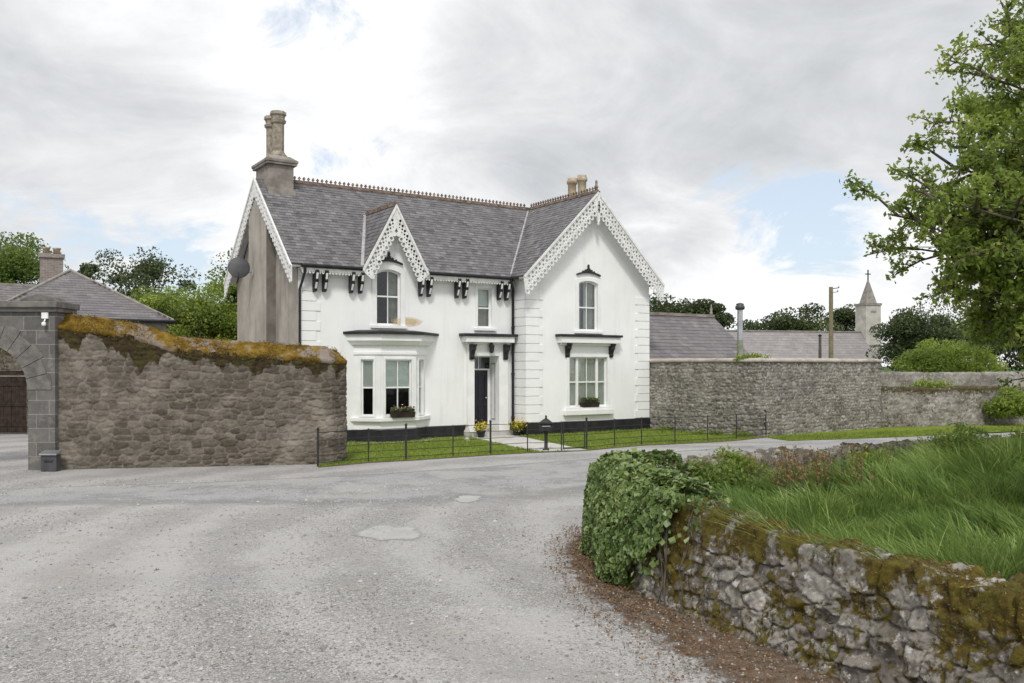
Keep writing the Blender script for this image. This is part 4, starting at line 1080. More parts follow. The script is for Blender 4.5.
# left high wall -----------------------------------------------------------
WL0, WL1 = gr(58, 469.5), gr(332, 464)
LW = thing('stone_wall', 'tall grey rubble wall capped with orange brown moss between the archway and the white house', 'wall', ((WL0+WL1)/2))
lw_path = [(WL0.x, WL0.y), (WL1.x, WL1.y), (WL1.x+0.26, WL1.y+0.50), (WL1.x+0.16, WL1.y+0.9)]
Llen = (WL1-WL0).length
xs_ = [0, 0.6, 1.6, 2.2, 2.6, 3.2, Llen, Llen+3]; zs_ = [3.50, 3.42, 3.28, 3.12, 2.98, 2.90, 2.66, 2.62]
ltop = lambda x: float(np.interp(x, xs_, zs_))
def lmoss(S, Z, O, Q):
    H = np.interp(S, xs_, zs_); d = H-Z
    rag = fbm(S*2.6, S*0+1.5, 5, 5)
    hang = 0.02+0.75*np.clip(rag-0.32, 0, 1)*(0.35+1.3*fbm(S*0.9, S*0, 8, 2)) + 0.34*np.exp(-((S-1.75)/0.55)**2) + 0.20*np.exp(-((S-4.9)/0.8)**2) + 0.16*np.exp(-((S-3.9)/0.5)**2)
    m = sstep(0.22, -0.22, d-hang)*0.80 + 0.10*fbm(S*1.2, Z*0.8, 19, 4)
    return np.where(O < -0.5, 0.2, m)
rubble_wall('wall_masonry', lw_path, ltop, 0.62, MT['rub_left'], 0.29, 0.165, 0.027, 0.024, 11, side=1, moss=lmoss, mortar=(0.0, 0.16), parent=LW, rough=0.018, plane=0.012)
def lcop(x): return ltop(x)
crest_h = lambda x: 0.42
o_, Vc = slab_along('moss_coping', lw_path[:3], lcop, [(-0.05, -0.10), (0.04, -0.05), (0.05, 0.03), (-0.08, 0.12), (-0.32, 0.33), (-0.40, 0.35), (-0.66, 0.10), (-0.66, -0.06)], MT['mosscap'], LW, 0.04, 0.055, 3, side=1, freq=2.4)
# small cement cap at the wall end
# moss tufts: short fuzzy blades
def fuzz(name, V, n, size, mat, parent, seed=3, jit=0.02, up=0.6):
    r = np.random.default_rng(seed); idx = r.integers(0, len(V), n)
    C = V[idx]+r.normal(0, jit, (n, 3))
    if parent is not None: C = C+np.array(parent.location)
    return leaf_obj(name, C, size, mat, parent, up=up, aspect=0.5, r=r)
MT['mossleaf'] = m_leaf('moss_tuft', (0.085, 0.058, 0.020), (0.20, 0.135, 0.028), (0.28, 0.22, 0.05), 0.1, 0.9)
fuzz('moss_tufts', Vc[(vn(Vc[:, 0]*2.2, Vc[:, 1]*2.2, 77) > 0.42)], 8000, 0.045, MT['mossleaf'], LW, 3, 0.03)

# gateway --------------------------------------------------------------------
gx1 = WL0.x+0.02; gy = WL0.y-0.18
GW = thing('stone_archway', 'grey cut stone gateway with a round arch at the left edge', 'gateway', (gx1-2.0, gy, 0))
acx = (-19-CX)/FPX*gy - GW.location.x; acz = EYE-25/FPX*gy; ar = 47/FPX*gy
gtop = EYE+(HY-312)/FPX*gy
pl_r = gx1-GW.location.x
G = MB()
oL = 2*acx-pl_r
arch = [(acx+ar, -0.2)]+[(acx+ar*math.cos(a), acz+ar*math.sin(a)) for a in [math.pi*i/20 for i in range(21)]]+[(acx-ar, -0.2)]
G.plate([(oL, -0.2), (acx-ar, -0.2)]+arch[::-1][1:-1]+[(acx+ar, -0.2), (pl_r, -0.2), (pl_r, gtop), (oL, gtop)], [], 0, 0.85)
G.build('masonry', MT['ashlar'], GW, None, bevel=0.01)
G = MB()
nv = 13
for i in range(nv):
    a0, a1 = math.pi*i/nv+0.006, math.pi*(i+1)/nv-0.006; r0, r1 = ar-0.012, ar+(0.50 if i % 2 else 0.58)
    n = 4; pts_ = [(acx+r0*math.cos(a0+(a1-a0)*k_/n), acz+r0*math.sin(a0+(a1-a0)*k_/n)) for k_ in range(n+1)] + [(acx+r1*math.cos(a1-(a1-a0)*k_/n), acz+r1*math.sin(a1-(a1-a0)*k_/n)) for k_ in range(n+1)]
    G.plate([(x, min(z, gtop-0.05)) for x, z in pts_[::-1]][::-1], [], -0.018, 0.10)
G.build('voussoir_ring', MT['limestone'], GW, None, bevel=0.008)
G = MB(); G.box(oL-0.1, pl_r+0.07, -0.10, 0.95, gtop, gtop+0.10); G.box(oL-0.16, pl_r+0.12, -0.17, 1.0, gtop+0.10, gtop+0.26)
G.build('cornice', MT['limestone'], GW, None, bevel=0.02)
def blob(name, c, r3, mat, parent, seed, sub=3, amp=0.18):
    bm = bmesh.new(); bmesh.ops.create_icosphere(bm, subdivisions=sub, radius=1)
    from mathutils import noise as nz
    for v in bm.verts:
        d = 1+amp*nz.noise(v.co*1.7+Vector((seed*3.1, 0, 0)))+amp*0.5*nz.noise(v.co*4+Vector((0, seed, 0)))
        v.co = Vector((v.co.x*r3[0]*d+c[0], v.co.y*r3[1]*d+c[1], v.co.z*r3[2]*d+c[2]))
    me = bpy.data.meshes.new(name); bm.to_mesh(me); bm.free()
    me.polygons.foreach_set('use_smooth', [True]*len(me.polygons))
    return obj_mesh(name, me, mat, parent)
G = MB(); G.plate([(pl_r-0.95, gtop+0.26), (pl_r+0.02, gtop+0.26), (pl_r-0.08, gtop+0.36), (pl_r-0.40, gtop+0.46), (pl_r-0.62, gtop+0.42), (pl_r-0.85, gtop+0.34)], [], 0.05, 0.6)
G.build('capstone', MT['limestone'], GW, None, bevel=0.03)
lampx = at(46, 318, gy)
t = thing('security_lamp', 'small white lamp box with a round lens on the archway stone', 'lamp', (lampx.x, gy, lampx.z))
b = MB(); b.box(-0.08, 0.08, -0.07, -0.002, -0.02, 0.14); b.build('housing', MT['white'], t, None, bevel=0.01)
b = MB(); b.tube([(0, -0.03, -0.02), (0, -0.08, -0.09)], 0.02, 8); b.lathe([(0.035, 0), (0.05, 0.03), (0.05, 0.08), (0.03, 0.1)], (0.0, -0.10, -0.20), 12); b.build('lens', MT['white'], t)
mb_ = at(54, 468, gy)
t = thing('wall_box', 'dark grey metal box with a lid at the foot of the archway pier', 'utility box', (mb_.x, gy-0.02, 0))
b = MB(); b.box(-0.19, 0.19, -0.24, -0.012, 0.0, 0.40); b.build('box_body', MT['dish'], t, None, bevel=0.015)
b = MB(); b.add([(-0.21,-0.28,0.40),(0.21,-0.28,0.40),(0.21,-0.012,0.44),(-0.21,-0.012,0.44),(-0.21,-0.28,0.43),(0.21,-0.28,0.43),(0.21,-0.012,0.50),(-0.21,-0.012,0.50)], [(0,3,2,1),(4,5,6,7),(0,1,5,4),(1,2,6,5),(2,3,7,6),(3,0,4,7)]); b.build('lid', MT['steel'], t)
b = MB(); b.box(-0.10, 0.10, -0.250, -0.241, 0.22, 0.27); b.build('handle', MT['iron'], t)

# yard building with timber doors behind the arch
yb0 = at(0, 435, 32.2)
YW = thing('yard_wall', 'mossy rubble yard wall seen through the archway around the timber doors', 'wall', (-19, 32.6, 0))
def ymoss(S, Z, O, Q): return np.clip(0.25+0.5*fbm(S*0.8, Z*0.8, 4, 3)+0.25*sstep(2.5, 3.6, Z), 0, 1)
dxr = at(27, 400, 32.4).x
rubble_wall('wall_masonry', [(dxr, 32.4), (-11.4, 32.4)], lambda x: 3.2, 0.5, MT['rub_left'], 0.45, 0.25, 0.08, 0.03, 21, side=1, moss=ymoss, parent=YW)
rubble_wall('wall_masonry', [(-27, 32.4), (dxr-3.4, 32.4)], lambda x: 3.4, 0.5, MT['rub_left'], 0.45, 0.25, 0.08, 0.03, 22, side=1, moss=ymoss, parent=YW)
rubble_wall('wall_over_doors', [(dxr-3.4, 32.42), (dxr, 32.42)], lambda x: 3.4, 0.45, MT['rub_left'], 0.45, 0.25, 0.06, 0.03, 23, side=1, moss=ymoss, parent=YW, zbot=2.35)
b = MB(); b.box(dxr-3.39-YW.location.x, dxr-0.01-YW.location.x, -0.15, 0.15, 2.18, 2.34); b.build('lintel', MT['wood'], YW)
DG = thing('timber_gate', 'dark brown plank double gate closing the yard seen through the archway', 'gate', (dxr-1.7, 32.55, 0))
for sgn in (-1, 1):
    lf = MB()
    for i in range(11):
        a = 0.015+i*0.15; x0, x1 = (a, a+0.143) if sgn > 0 else (-a-0.143, -a)
        lf.box(x0, x1, -0.03+random.uniform(0, 0.006), 0.03, 0.06, 2.12)
    o_ = lf.build('leaf', MT['wood'], DG)
    rl = MB()
    for z in (0.35, 1.1, 1.85):
        rl.box(0.02 if sgn > 0 else -1.66, 1.66 if sgn > 0 else -0.02, -0.05, -0.031, z-0.06, z+0.06)
    rl.build('hinge_rail', MT['wood'], o_)

# right high wall ---------------------------------------------------------------
c0 = hw(UT+0.02, -PROJ+0.25); c1 = Vector((8.75, 31.2, 0)); c2 = Vector((14.95, 35.7, 0)); c3 = Vector((15.2, 36.4, 0))
RW = thing('stone_wall', 'high pale rubble garden wall with a cement cap running right from the white house', 'wall', c1)
rw_path = [(c0.x, c0.y), (c1.x, c1.y), (c2.x, c2.y), (c3.x-0.2, c3.y+0.3)]
L1 = (c1-c0).length
def rmoss(S, Z, O, Q):
    return np.clip(0.12+0.35*fbm(S*0.9, Z*0.6, 14, 4)+0.20*np.exp(-((S-L1-0.3)/0.6)**2)*fbm(S*2, Z*0.5, 3, 3) + 0.10*np.exp(-((S-L1-5.2)/1.6)**2)*sstep(2.2, 0.4, Z), 0, 1)
rubble_wall('wall_masonry', rw_path, lambda x: 2.66, 0.5, MT['rub_right'], 0.22, 0.115, 0.03, 0.030, 31, side=1, moss=rmoss, mortar=(0.04, 0.22), parent=RW, rough=0.012)
slab_along('cement_cap', rw_path, lambda x: 2.66, [(-0.05, 0.0), (0.07, 0.0), (0.08, 0.09), (-0.10, 0.155), (-0.42, 0.155), (-0.57, 0.10), (-0.57, 0.0)], MT['cement'], RW, 0.05, 0.012, 7, side=1)

# lower wall to the right and the far orchard wall
d0 = Vector((15.05, 35.9, 0)); d1_ = Vector((24.5, 38.6, 0)); d2_ = Vector((45, 44, 0))
LWR = thing('stone_wall', 'lower mossy rubble wall continuing right along the grass verge under the big tree', 'wall', d0)
rubble_wall('wall_masonry', [(d0.x, d0.y), (d1_.x, d1_.y), (d2_.x, d2_.y)], lambda x: 1.60+0.04*math.sin(x*1.7), 0.5, MT['rub_right'], 0.26, 0.13, 0.05, 0.03, 41, side=1,
            moss=lambda S, Z, O, Q: np.clip(0.22+0.35*fbm(S*0.9, Z*0.9, 15, 4)+0.25*sstep(1.2, 1.6, Z), 0, 1), parent=LWR, topjit=0.05)
FWR = thing('stone_wall', 'far grey rubble wall behind the lower wall in front of the dark trees', 'wall', (17.5, 47, 0))
rubble_wall('wall_masonry', [(15.5, 46.5), (30, 49), (50, 52)], lambda x: 2.15, 0.5, MT['rub_right'], 0.5, 0.22, 0.14, 0.03, 43, side=1,
            moss=lambda S, Z, O, Q: np.clip(0.15+0.35*fbm(S*0.5, Z*0.9, 17, 4), 0, 1), parent=FWR)
# ------------------------------------------------------------------ near walls round the grass plot
def kst_moss(S, Z, O, Q):
    d = 1.15-Z
    d = np.interp(S, [0, 3.5, 5.5, 8.0, 12], [1.02, 1.02, 0.98, 0.93, 0.90])-Z
    m = 0.15+0.56*fbm(S*2.4, Q*2.4, 61, 4)
    cush = sum(a_*np.exp(-((S-c_)/w_)**2) for c_, w_, a_ in ((3.35, 0.10, 0.7), (3.95, 0.12, 0.6), (4.45, 0.20, 1.0), (4.98, 0.12, 0.9), (5.45, 0.10, 0.6), (6.10, 0.24, 1.1), (6.62, 0.10, 0.7), (7.10, 0.26, 1.1), (7.7, 0.3, 1.0), (8.6, 0.5, 0.9), (9.6, 0.4, 1.0)))
    m = m+0.44*np.minimum(cush, 1)*sstep(0.36, -0.04, d+0.5*(fbm(S*5, Q*2.4, 65, 4)-0.5)) + 0.04*sstep(0.8, 0.2, d)
    m = m-0.35*np.exp(-((S-0.9)/0.7)**2)
    return np.clip(m, 0, 1)
nb = [gr(592, 548), gr(598, 566), gr(612, 579), gr(645, 594), gr(700, 618), gr(800, 660)]
near_path = [(2.1, 13.0), (1.35, 12.4), (nb[0].x, nb[0].y), (nb[2].x, nb[2].y), (nb[3].x, nb[3].y), (nb[4].x, nb[4].y), (nb[5].x, nb[5].y), (3.55, 5.3), (4.4, 3.6), (5.5, 1.6)]
NW = thing('stone_wall', 'low mossy rubble wall of rough boulders in the right foreground', 'wall', (nb[4].x+0.3, nb[4].y, 0))
ntop = lambda x: float(np.interp(x, [0, 3.5, 5.5, 8.0, 12], [1.02, 1.02, 0.98, 0.93, 0.90]))+0.015*math.sin(x*2.0)
_, NV, NM, NZ_ = rubble_wall('wall_masonry', near_path[1:], ntop, 0.44, MT['rub_near'], 0.26, 0.15, 0.0145, 0.032, 64, side=1, moss=kst_moss, mortar=(0.0, 0.10), batter=0.10, parent=NW,
            rough=0.022, topjit=0.05, plane=0.042, base_flare=0.06, pw=2.1, crag=0.045, capcell=(0.70, 0.33, 0.60))
sel = NV[(NM > 0.50) & (NZ_ > 0.55)]
fuzz('moss_tufts', sel, 6500, 0.022, MT['mossleaf'], NW, 13, 0.008, 0.5)
fb0 = (1.15, 12.3)
far_path = [(1.75, 13.0), (2.35, 13.9), (4.0, 15.6), (7.0, 17.4), (11.0, 19.2), (16, 21.5)]
FW = thing('stone_wall', 'low dark rubble wall along the road beyond the long grass', 'wall', (4.0, 15.6, 0))
rubble_wall('wall_masonry', far_path[::-1], lambda x: 0.93, 0.5, MT['rub_near'], 0.34, 0.20, 0.035, 0.06, 71, side=1,
            moss=lambda S, Z, O, Q: np.clip(0.20+0.5*fbm(S*1.3, Q*1.3, 66, 4), 0, 1), mortar=(0.02, 0.14), parent=FW, rough=0.03, topjit=0.07, plane=0.04)

# ------------------------------------------------------------------ ground
def sheet(name, pts, z, mat, kind='structure', parent=None):
    me = bpy.data.meshes.new(name)
    tris = tessellate_polygon([[Vector((x, y, 0)) for x, y in pts]])
    V = [(x, y, z) for x, y in pts]; F = []
    for a, b, c in tris:
        A, B, C_ = V[a], V[b], V[c]
        F.append((a, b, c) if (B[0]-A[0])*(C_[1]-A[1])-(B[1]-A[1])*(C_[0]-A[0]) > 0 else (a, c, b))
    me.from_pydata(V, [], F); me.update()
    o = obj_mesh(name, me, mat, parent); o['kind'] = kind
    return o
sheet('ground', [(-900, -60), (900, -60), (900, 1500), (-900, 1500)], -0.03, MT['meadow'])
fence_px = [(318, 466.5), (331, 465.5), (368.5, 462), (406, 460), (453, 457), (490.5, 454.5), (527.5, 452.3), (561.5, 451.2), (586.5, 450), (614.5, 447.2), (641.5, 445), (675, 443.6), (707.5, 442), (736.5, 440), (765, 436.8)]
FP = [gr(*p) for p in fence_px]
road_edge = [(p.x+0.06, p.y-0.22) for p in FP]
# gravel forecourt
sheet('gravel_yard', [(-60, -20), (60, -20), (60, 30)] + [(14.5, 32.2), (9.4, 31.3)] + [(p[0], p[1]+0.6) for p in road_edge[::-1]] + [(-6, 26), (-9, 40), (-60, 60)], 0.0, MT['gravel'])
# worn road sweeping past the fence and away to the right
rl = [gr(-80, 492), gr(60, 486), gr(200, 482), gr(340, 475), gr(450, 468), gr(560, 460), gr(650, 453), gr(740, 446.5), gr(850, 440.5), gr(1024, 431.8), (34, 40.5, 0)]
rr_ = [(34, 32, 0), (20, 28.0, 0), (12, 24.5, 0), (7, 21, 0), gr(590, 500), gr(500, 506), gr(400, 512), gr(250, 508), gr(100, 506), gr(-80, 512)]
def road_strip():
    n = 160; m = 14
    def rs(P):
        P = np.array([[p[0], p[1]] for p in P]); d = np.concatenate([[0], np.cumsum(np.linalg.norm(np.diff(P, axis=0), axis=1))]); t = np.linspace(0, d[-1], n)
        return np.stack([np.interp(t, d, P[:, 0]), np.interp(t, d, P[:, 1])], 1)
    a = rs(rl); b_ = rs(rr_[::-1]); k_ = np.linspace(0, 1, m)
    XY = a[:, None]+(b_-a)[:, None]*k_[None, :, None]
    V = np.concatenate([XY, np.full((n, m, 1), 0.004)], 2).reshape(-1, 3)
    cv = np.clip(np.minimum(k_*30, (1-k_)*3.2), 0, 1)[None]*np.ones((n, 1))
    cv = np.maximum(cv, np.clip((a[:, 1:2]-25.0)/4, 0, 1)*np.ones((1, m)))
    ii, jj = np.meshgrid(np.arange(n-1), np.arange(m-1), indexing='ij'); q = (ii*m+jj).ravel()
    F = np.stack([q, q+m, q+m+1, q+1], 1)
    me = np_mesh('road', V, F, {'cover': ('POINT', cv.ravel())})
    if me.polygons[0].normal.z < 0: me.flip_normals()
    o = obj_mesh('road', me, MT['road']); o['kind'] = 'structure'
road_strip()
# lawn and verge
lawn_poly = [(p.x+0.02, p.y-0.10) for p in FP] + [(c1.x, c1.y+0.1), (c0.x, c0.y+0.2)] + [tuple(hw(UT, -PROJ+0.05)[:2]), tuple(hw(W_MAIN+0.1, -PROJ+0.05)[:2]), tuple(hw(W_MAIN+0.1, 0.05)[:2]), tuple(hw(0, 0.05)[:2]), tuple(hw(-0.6, -1)[:2]), (WL1.x-0.2, WL1.y+0.3)]
sheet('lawn', lawn_poly, 0.012, MT['lawn'])
sheet('lawn_edge', [(p.x+0.05, p.y-0.24) for p in FP]+[(p.x, p.y+0.05) for p in FP[::-1]], 0.008, MT['earth'])
verge = [(9.0, 31.2), (9.1, 30.4)] + [(gr(px, py).x, gr(px, py).y) for px, py in ((790, 441), (850, 439), (900, 437.2), (960, 434.5), (1024, 431.0))] + [(34, 41.3), (45, 43.5), (24.5, 38.8), (15.1, 36.2)]
sheet('grass_verge', verge, 0.014, MT['lawn'])
pa = [hw(dx0-0.30, -0.38), hw(dx1+0.46, -0.38)]
sheet('garden_path', [tuple(pa[0][:2]), (gr(512, 447).x, gr(512, 447).y), (gr(540, 452.0).x, gr(540, 452.0).y), (gr(588, 450.6).x, gr(588, 450.6).y), (gr(545, 442).x, gr(545, 442).y), tuple(pa[1][:2])], 0.018, MT['concrete'])
# pale strip at the foot of the house
fs = [hw(0, -0.04), hw(bay_a-0.05, -0.04), hw(bay_b, -0.66), hw(bay_c, -0.66), hw(bay_d+0.05, -0.04), hw(dx0-0.30, -0.04)]
fs2 = [hw(dx0-0.30, -0.34), hw(bay_d+0.25, -0.34), hw(bay_c+0.15, -0.98), hw(bay_b-0.15, -0.98), hw(bay_a-0.25, -0.34), hw(0, -0.34)]
sheet('gravel_strip', [tuple(p[:2]) for p in fs+fs2], 0.0165, MT['concrete'])
# dried silty hollows in the yard
kp = Mat('wet_silt')
kpc = kp.ramp(kp.noise(2.5, 6, 0.65), [(0.3, (0.33, 0.325, 0.315)), (0.7, (0.44, 0.435, 0.425))])
kp.done(kpc, 0.32, kp.bump(kp.noise(14, 4), 0.08, 0.006), 0.5); cover_alpha(kp, 0.22, 0.55, 0.9, 3.2); MT['puddle'] = kp.m
def puddle(cx, cy, rx, ry, seed):
    n, m = 40, 7; V = [(cx, cy, 0.006)]; cvr = [1.0]
    for j in range(1, m+1):
        for i in range(n):
            a = 2*math.pi*i/n; k_ = 1.25*(1+0.22*math.sin(2*a+seed)+0.10*math.sin(5*a+seed*2))*j/m
            V.append((cx+rx*k_*math.cos(a), cy+ry*k_*math.sin(a), 0.006)); cvr.append(min(1, 1.7*(1-j/m)))
    T = [(0, 1+i, 1+(i+1) % n) for i in range(n)]
    Q = [(1+(j-1)*n+i, 1+j*n+i, 1+j*n+(i+1) % n, 1+(j-1)*n+(i+1) % n) for j in range(1, m) for i in range(n)]
    o = obj_mesh('puddle', np_mesh('puddle', V, [np.array(T), np.array(Q)], {'cover': ('POINT', np.array(cvr))}), MT['puddle']); o['kind'] = 'structure'
g0 = gr(389, 533); puddle(g0.x, g0.y, 0.42, 0.72, 2)
g0 = gr(468, 499); puddle(g0.x, g0.y, 0.30, 0.38, 5)

# earth and leaf litter at the foot of the near wall
lit_out = [gr(577, 528), gr(560, 548), gr(566, 570), gr(590, 600), gr(640, 637), gr(700, 683), gr(790, 760)]
lit_in = [gr(598, 530, 0)] + nb + [Vector((3.75, 5.3, 0)), Vector((4.3, 4.2, 0))]
def dirt():
    n = 90; m = 10
    lo = np.array([[p.x, p.y] for p in lit_out]+[[3.1, 4.2]]); li = np.array([[p.x+0.12, p.y+0.12] for p in lit_in[:8]])
    t = np.linspace(0, 1, n)
    a = np.stack([np.interp(t, np.linspace(0, 1, len(lo)), lo[:, j]) for j in (0, 1)], 1); b_ = np.stack([np.interp(t, np.linspace(0, 1, len(li)), li[:, j]) for j in (0, 1)], 1)
    k_ = np.linspace(0, 1.45, m); XY = b_[:, None]+(a-b_)[:, None]*k_[None, :, None]
    V = np.concatenate([XY, np.full((n, m, 1), 0.009)], 2).reshape(-1, 3)
    ed = np.repeat(np.clip(1.25-k_, 0, 1)[None], n, 0)*np.clip(np.minimum(t, 1-t)*14, 0, 1)[:, None]
    ii, jj = np.meshgrid(np.arange(n-1), np.arange(m-1), indexing='ij'); q = (ii*m+jj).ravel()
    F = np.stack([q, q+1, q+m+1, q+m], 1)
    me = np_mesh('dirt_strip', V, F, {'cover': ('POINT', ed.ravel())})
    # cover: how much of the gravel the earth buries; ragged rim from noise
    k = Mat('earth_litter')
    col = k.ramp(k.noise(6, 6, 0.7), [(0.3, (0.10, 0.068, 0.045)), (0.5, (0.17, 0.125, 0.09)), (0.7, (0.26, 0.22, 0.18))])
    col = k.mix(col, (0.20, 0.115, 0.06), k.ramp(k.noise(2.2, 5, 0.7), [(0.48, 0.0), (0.66, 0.7)]))
    col = k.mix(col, k.ramp(k.noise(70, 3), [(0.3, 0.45), (0.7, 1.0)]), 0.6, 'MULTIPLY')
    k.done(col, 0.95, k.bump(k.noise(45, 4), 0.9, 0.03), 0.1)
    f = k.math('ADD', k.attr('cover'), k.math('MULTIPLY', k.math('SUBTRACT', k.noise(4, 7, 0.75), 0.5), 1.7))
    f = k.ramp(f, [(0.30, 0.0), (0.62, 1.0)])
    tr = k.n('ShaderNodeBsdfTransparent'); mx = k.n('ShaderNodeMixShader'); k.l(f, mx.inputs[0]); k.l(tr.outputs[0], mx.inputs[1]); k.l(k.b.outputs[0], mx.inputs[2]); k.l(mx.outputs[0], k.out.inputs['Surface'])
    o = obj_mesh('dirt_strip', me, k.m); o['kind'] = 'structure'
dirt()
def lerp_strip(n, r, bias=1.0):
    lo = np.array([[p.x, p.y] for p in lit_out]); li = np.array([[p.x, p.y] for p in lit_in[:len(lit_out)+1]])
    t = r.random(n); k_ = r.random(n)**bias
    a = np.stack([np.interp(t, np.linspace(0, 1, len(lo)), lo[:, j]) for j in (0, 1)], 1)
    b_ = np.stack([np.interp(t, np.linspace(0, 1, len(li)), li[:, j]) for j in (0, 1)], 1)
    return b_+(a-b_)*(k_*1.4)[:, None]
r_ = np.random.default_rng(5)
xy = lerp_strip(4200, r_, 1.5); xy = xy+r_.normal(0, 0.07, xy.shape); C = np.concatenate([xy, 0.016+r_.random((len(xy), 1))*0.03], 1)
o = leaf_obj('fallen_leaves', C, 0.031, MT['deadleaf'], up=1.6, aspect=0.6, r=r_)
tag(o, 'brown dead leaves and litter along the foot of the low wall', 'fallen leaves', kind='stuff')

# loose gravel: real small stones, thinner with distance
def pebbles(n, seed):
    r = np.random.default_rng(seed)
    d = 5.6+14*r.random(n)**1.5; X = (r.random(n)*1.3-0.68)*d*1.0
    dens = fbm(X*0.5, d*0.35, 91, 4); keep = r.random(n) < sstep(0.30, 0.62, dens)*0.9+0.12
    X, Y = X[keep], d[keep]
    # not on the wall / plot side
    wl_ = np.interp(Y, [3.6, 5.3, 7.6, 9.0, 10.0, 10.6, 11.5, 13], [4.2, 3.4, 2.4, 1.75, 1.4, 1.1, 0.85, 1.2])
    kk = X < wl_; X, Y = X[kk], Y[kk]; N = len(X)
    s = np.clip(np.exp(r.normal(math.log(0.0090), 0.45, N)), 0.004, 0.035)*(0.9+Y*0.014)
    oct_ = np.array([[1, 0, 0], [0, 1, 0], [-1, 0, 0], [0, -1, 0], [0, 0, 0.75], [0.72, 0.72, 0.35], [-0.72, 0.6, 0.3]], float)[:5]
    V = np.zeros((N, 5, 3)); ph = r.random(N)*6.28; ca, sa = np.cos(ph), np.sin(ph); ec = 0.6+0.5*r.random(N)
    bx = oct_[None, :, 0]*s[:, None]*(1+0.3*r.normal(size=(N, 5))); by = oct_[None, :, 1]*s[:, None]*ec[:, None]*(1+0.3*r.normal(size=(N, 5)))
    off_ = r.normal(0, 0.25, (N, 2))*s[:, None]
    bx[:, 4] += off_[:, 0]; by[:, 4] += off_[:, 1]
    V[:, :, 0] = X[:, None]+ca[:, None]*bx-sa[:, None]*by; V[:, :, 1] = Y[:, None]+sa[:, None]*bx+ca[:, None]*by
    V[:, :, 2] = 0.003+oct_[None, :, 2]*s[:, None]*(0.7+0.6*r.random(N))[:, None]
    i = np.arange(N)*5
    F = np.concatenate([np.stack([i+k_, i+(k_+1) % 4, i+4], 1) for k_ in range(4)])
    t = np.clip(r.normal(0.52, 0.24, N), 0, 1)
    me = np_mesh('loose_gravel', V.reshape(-1, 3), F, {'tint': ('FACE', np.tile(t, 4))})
    o = obj_mesh('loose_gravel', me, MT['pebble'])
    return tag(o, 'loose pale gravel stones scattered over the forecourt', 'gravel', kind='stuff')
pebbles(95000, 8)

# ------------------------------------------------------------------ grass
def blades(name, XY, Z0, hgt, mat, wid=0.007, lean=(-0.35, -0.05), jit=0.35, r=rng, tint=None, seg=3):
    N = len(XY); a = r.random(N)*6.28; wv = np.stack([np.cos(a), np.sin(a)], 1)*(wid*(0.7+0.6*r.random(N)))[:, None]
    L2 = np.array(lean)[None]*np.ones((N, 1))
    if seg >= 4:   # wind-tousled tufts: the lean wanders from patch to patch
        ang = (fbm(XY[:, 0]*0.9, XY[:, 1]*0.9, 88, 3)-0.5)*5.5; mg = 0.5+1.6*fbm(XY[:, 0]*1.4+9, XY[:, 1]*1.4, 89, 2)
        L2 = np.stack([(L2[:, 0]*np.cos(ang)-L2[:, 1]*np.sin(ang))*mg, (L2[:, 0]*np.sin(ang)+L2[:, 1]*np.cos(ang))*mg], 1)
    ln_ = (L2+r.normal(0, jit, (N, 2)))*hgt[:, None]
    lv = []
    V = np.zeros((N, 2*seg+1, 3))
    for k_ in range(seg):
        t = k_/seg; c = XY+ln_*(t**1.8); z = Z0+hgt*(t-0.22*t*t*np.minimum(1, np.linalg.norm(ln_, axis=1)/hgt))
        w = wv*(1-0.55*t)
        V[:, 2*k_, :2] = c-w; V[:, 2*k_+1, :2] = c+w; V[:, 2*k_, 2] = z; V[:, 2*k_+1, 2] = z
    V[:, 2*seg, :2] = XY+ln_; V[:, 2*seg, 2] = Z0+hgt*(1-0.22*np.minimum(1, np.linalg.norm(ln_, axis=1)/hgt))
    m = 2*seg+1; i = np.arange(N)*m; F = []
    for k_ in range(seg-1): F.append(np.stack([i+2*k_, i+2*k_+1, i+2*k_+3, i+2*k_+2], 1))
    T3 = np.stack([i+2*seg-2, i+2*seg-1, i+2*seg], 1)
    t = tint if tint is not None else np.clip(r.normal(0.5, 0.2, N), 0, 1)
    me = np_mesh(name, V.reshape(-1, 3), F+[T3], {'tint': ('FACE', np.concatenate([t]*(seg)))})
    return obj_mesh(name, me, mat)
def inpoly(X, Y, poly):
    c = np.zeros(len(X), bool); n = len(poly)
    for i in range(n):
        x0, y0 = poly[i]; x1, y1 = poly[(i+1) % n]
        with np.errstate(divide='ignore', invalid='ignore'):
            c ^= ((y0 > Y) != (y1 > Y)) & (X < (x1-x0)*(Y-y0)/(y1-y0+1e-12)+x0)
    return c
plot_poly = [(1.55, 11.7), (1.65, 10.4), (2.1, 9.1), (3.05, 7.4), (3.95, 5.4), (5.0, 3.5), (9, 3), (17, 12), (17, 21.4), (11.2, 18.6), (7.2, 16.85), (4.3, 15.1), (2.6, 13.4), (1.9, 12.6)]
def plot_z(X, Y):
    return 0.62+0.55*(fbm(X*0.5, Y*0.5, 81, 3)-0.42)+0.004*np.clip(X-4, 0, 8)+0.16*np.exp(-((X-6.2)**2+(Y-12.6)**2)/6) - 0.30*np.exp(-np.minimum(np.abs(Y-np.interp(X, [1.75, 2.35, 4, 7, 11, 16], [13, 13.9, 15.6, 17.4, 19.2, 21.5])), 9)**2/2.6)*np.clip(1.35-X*0.05, 0, 1)
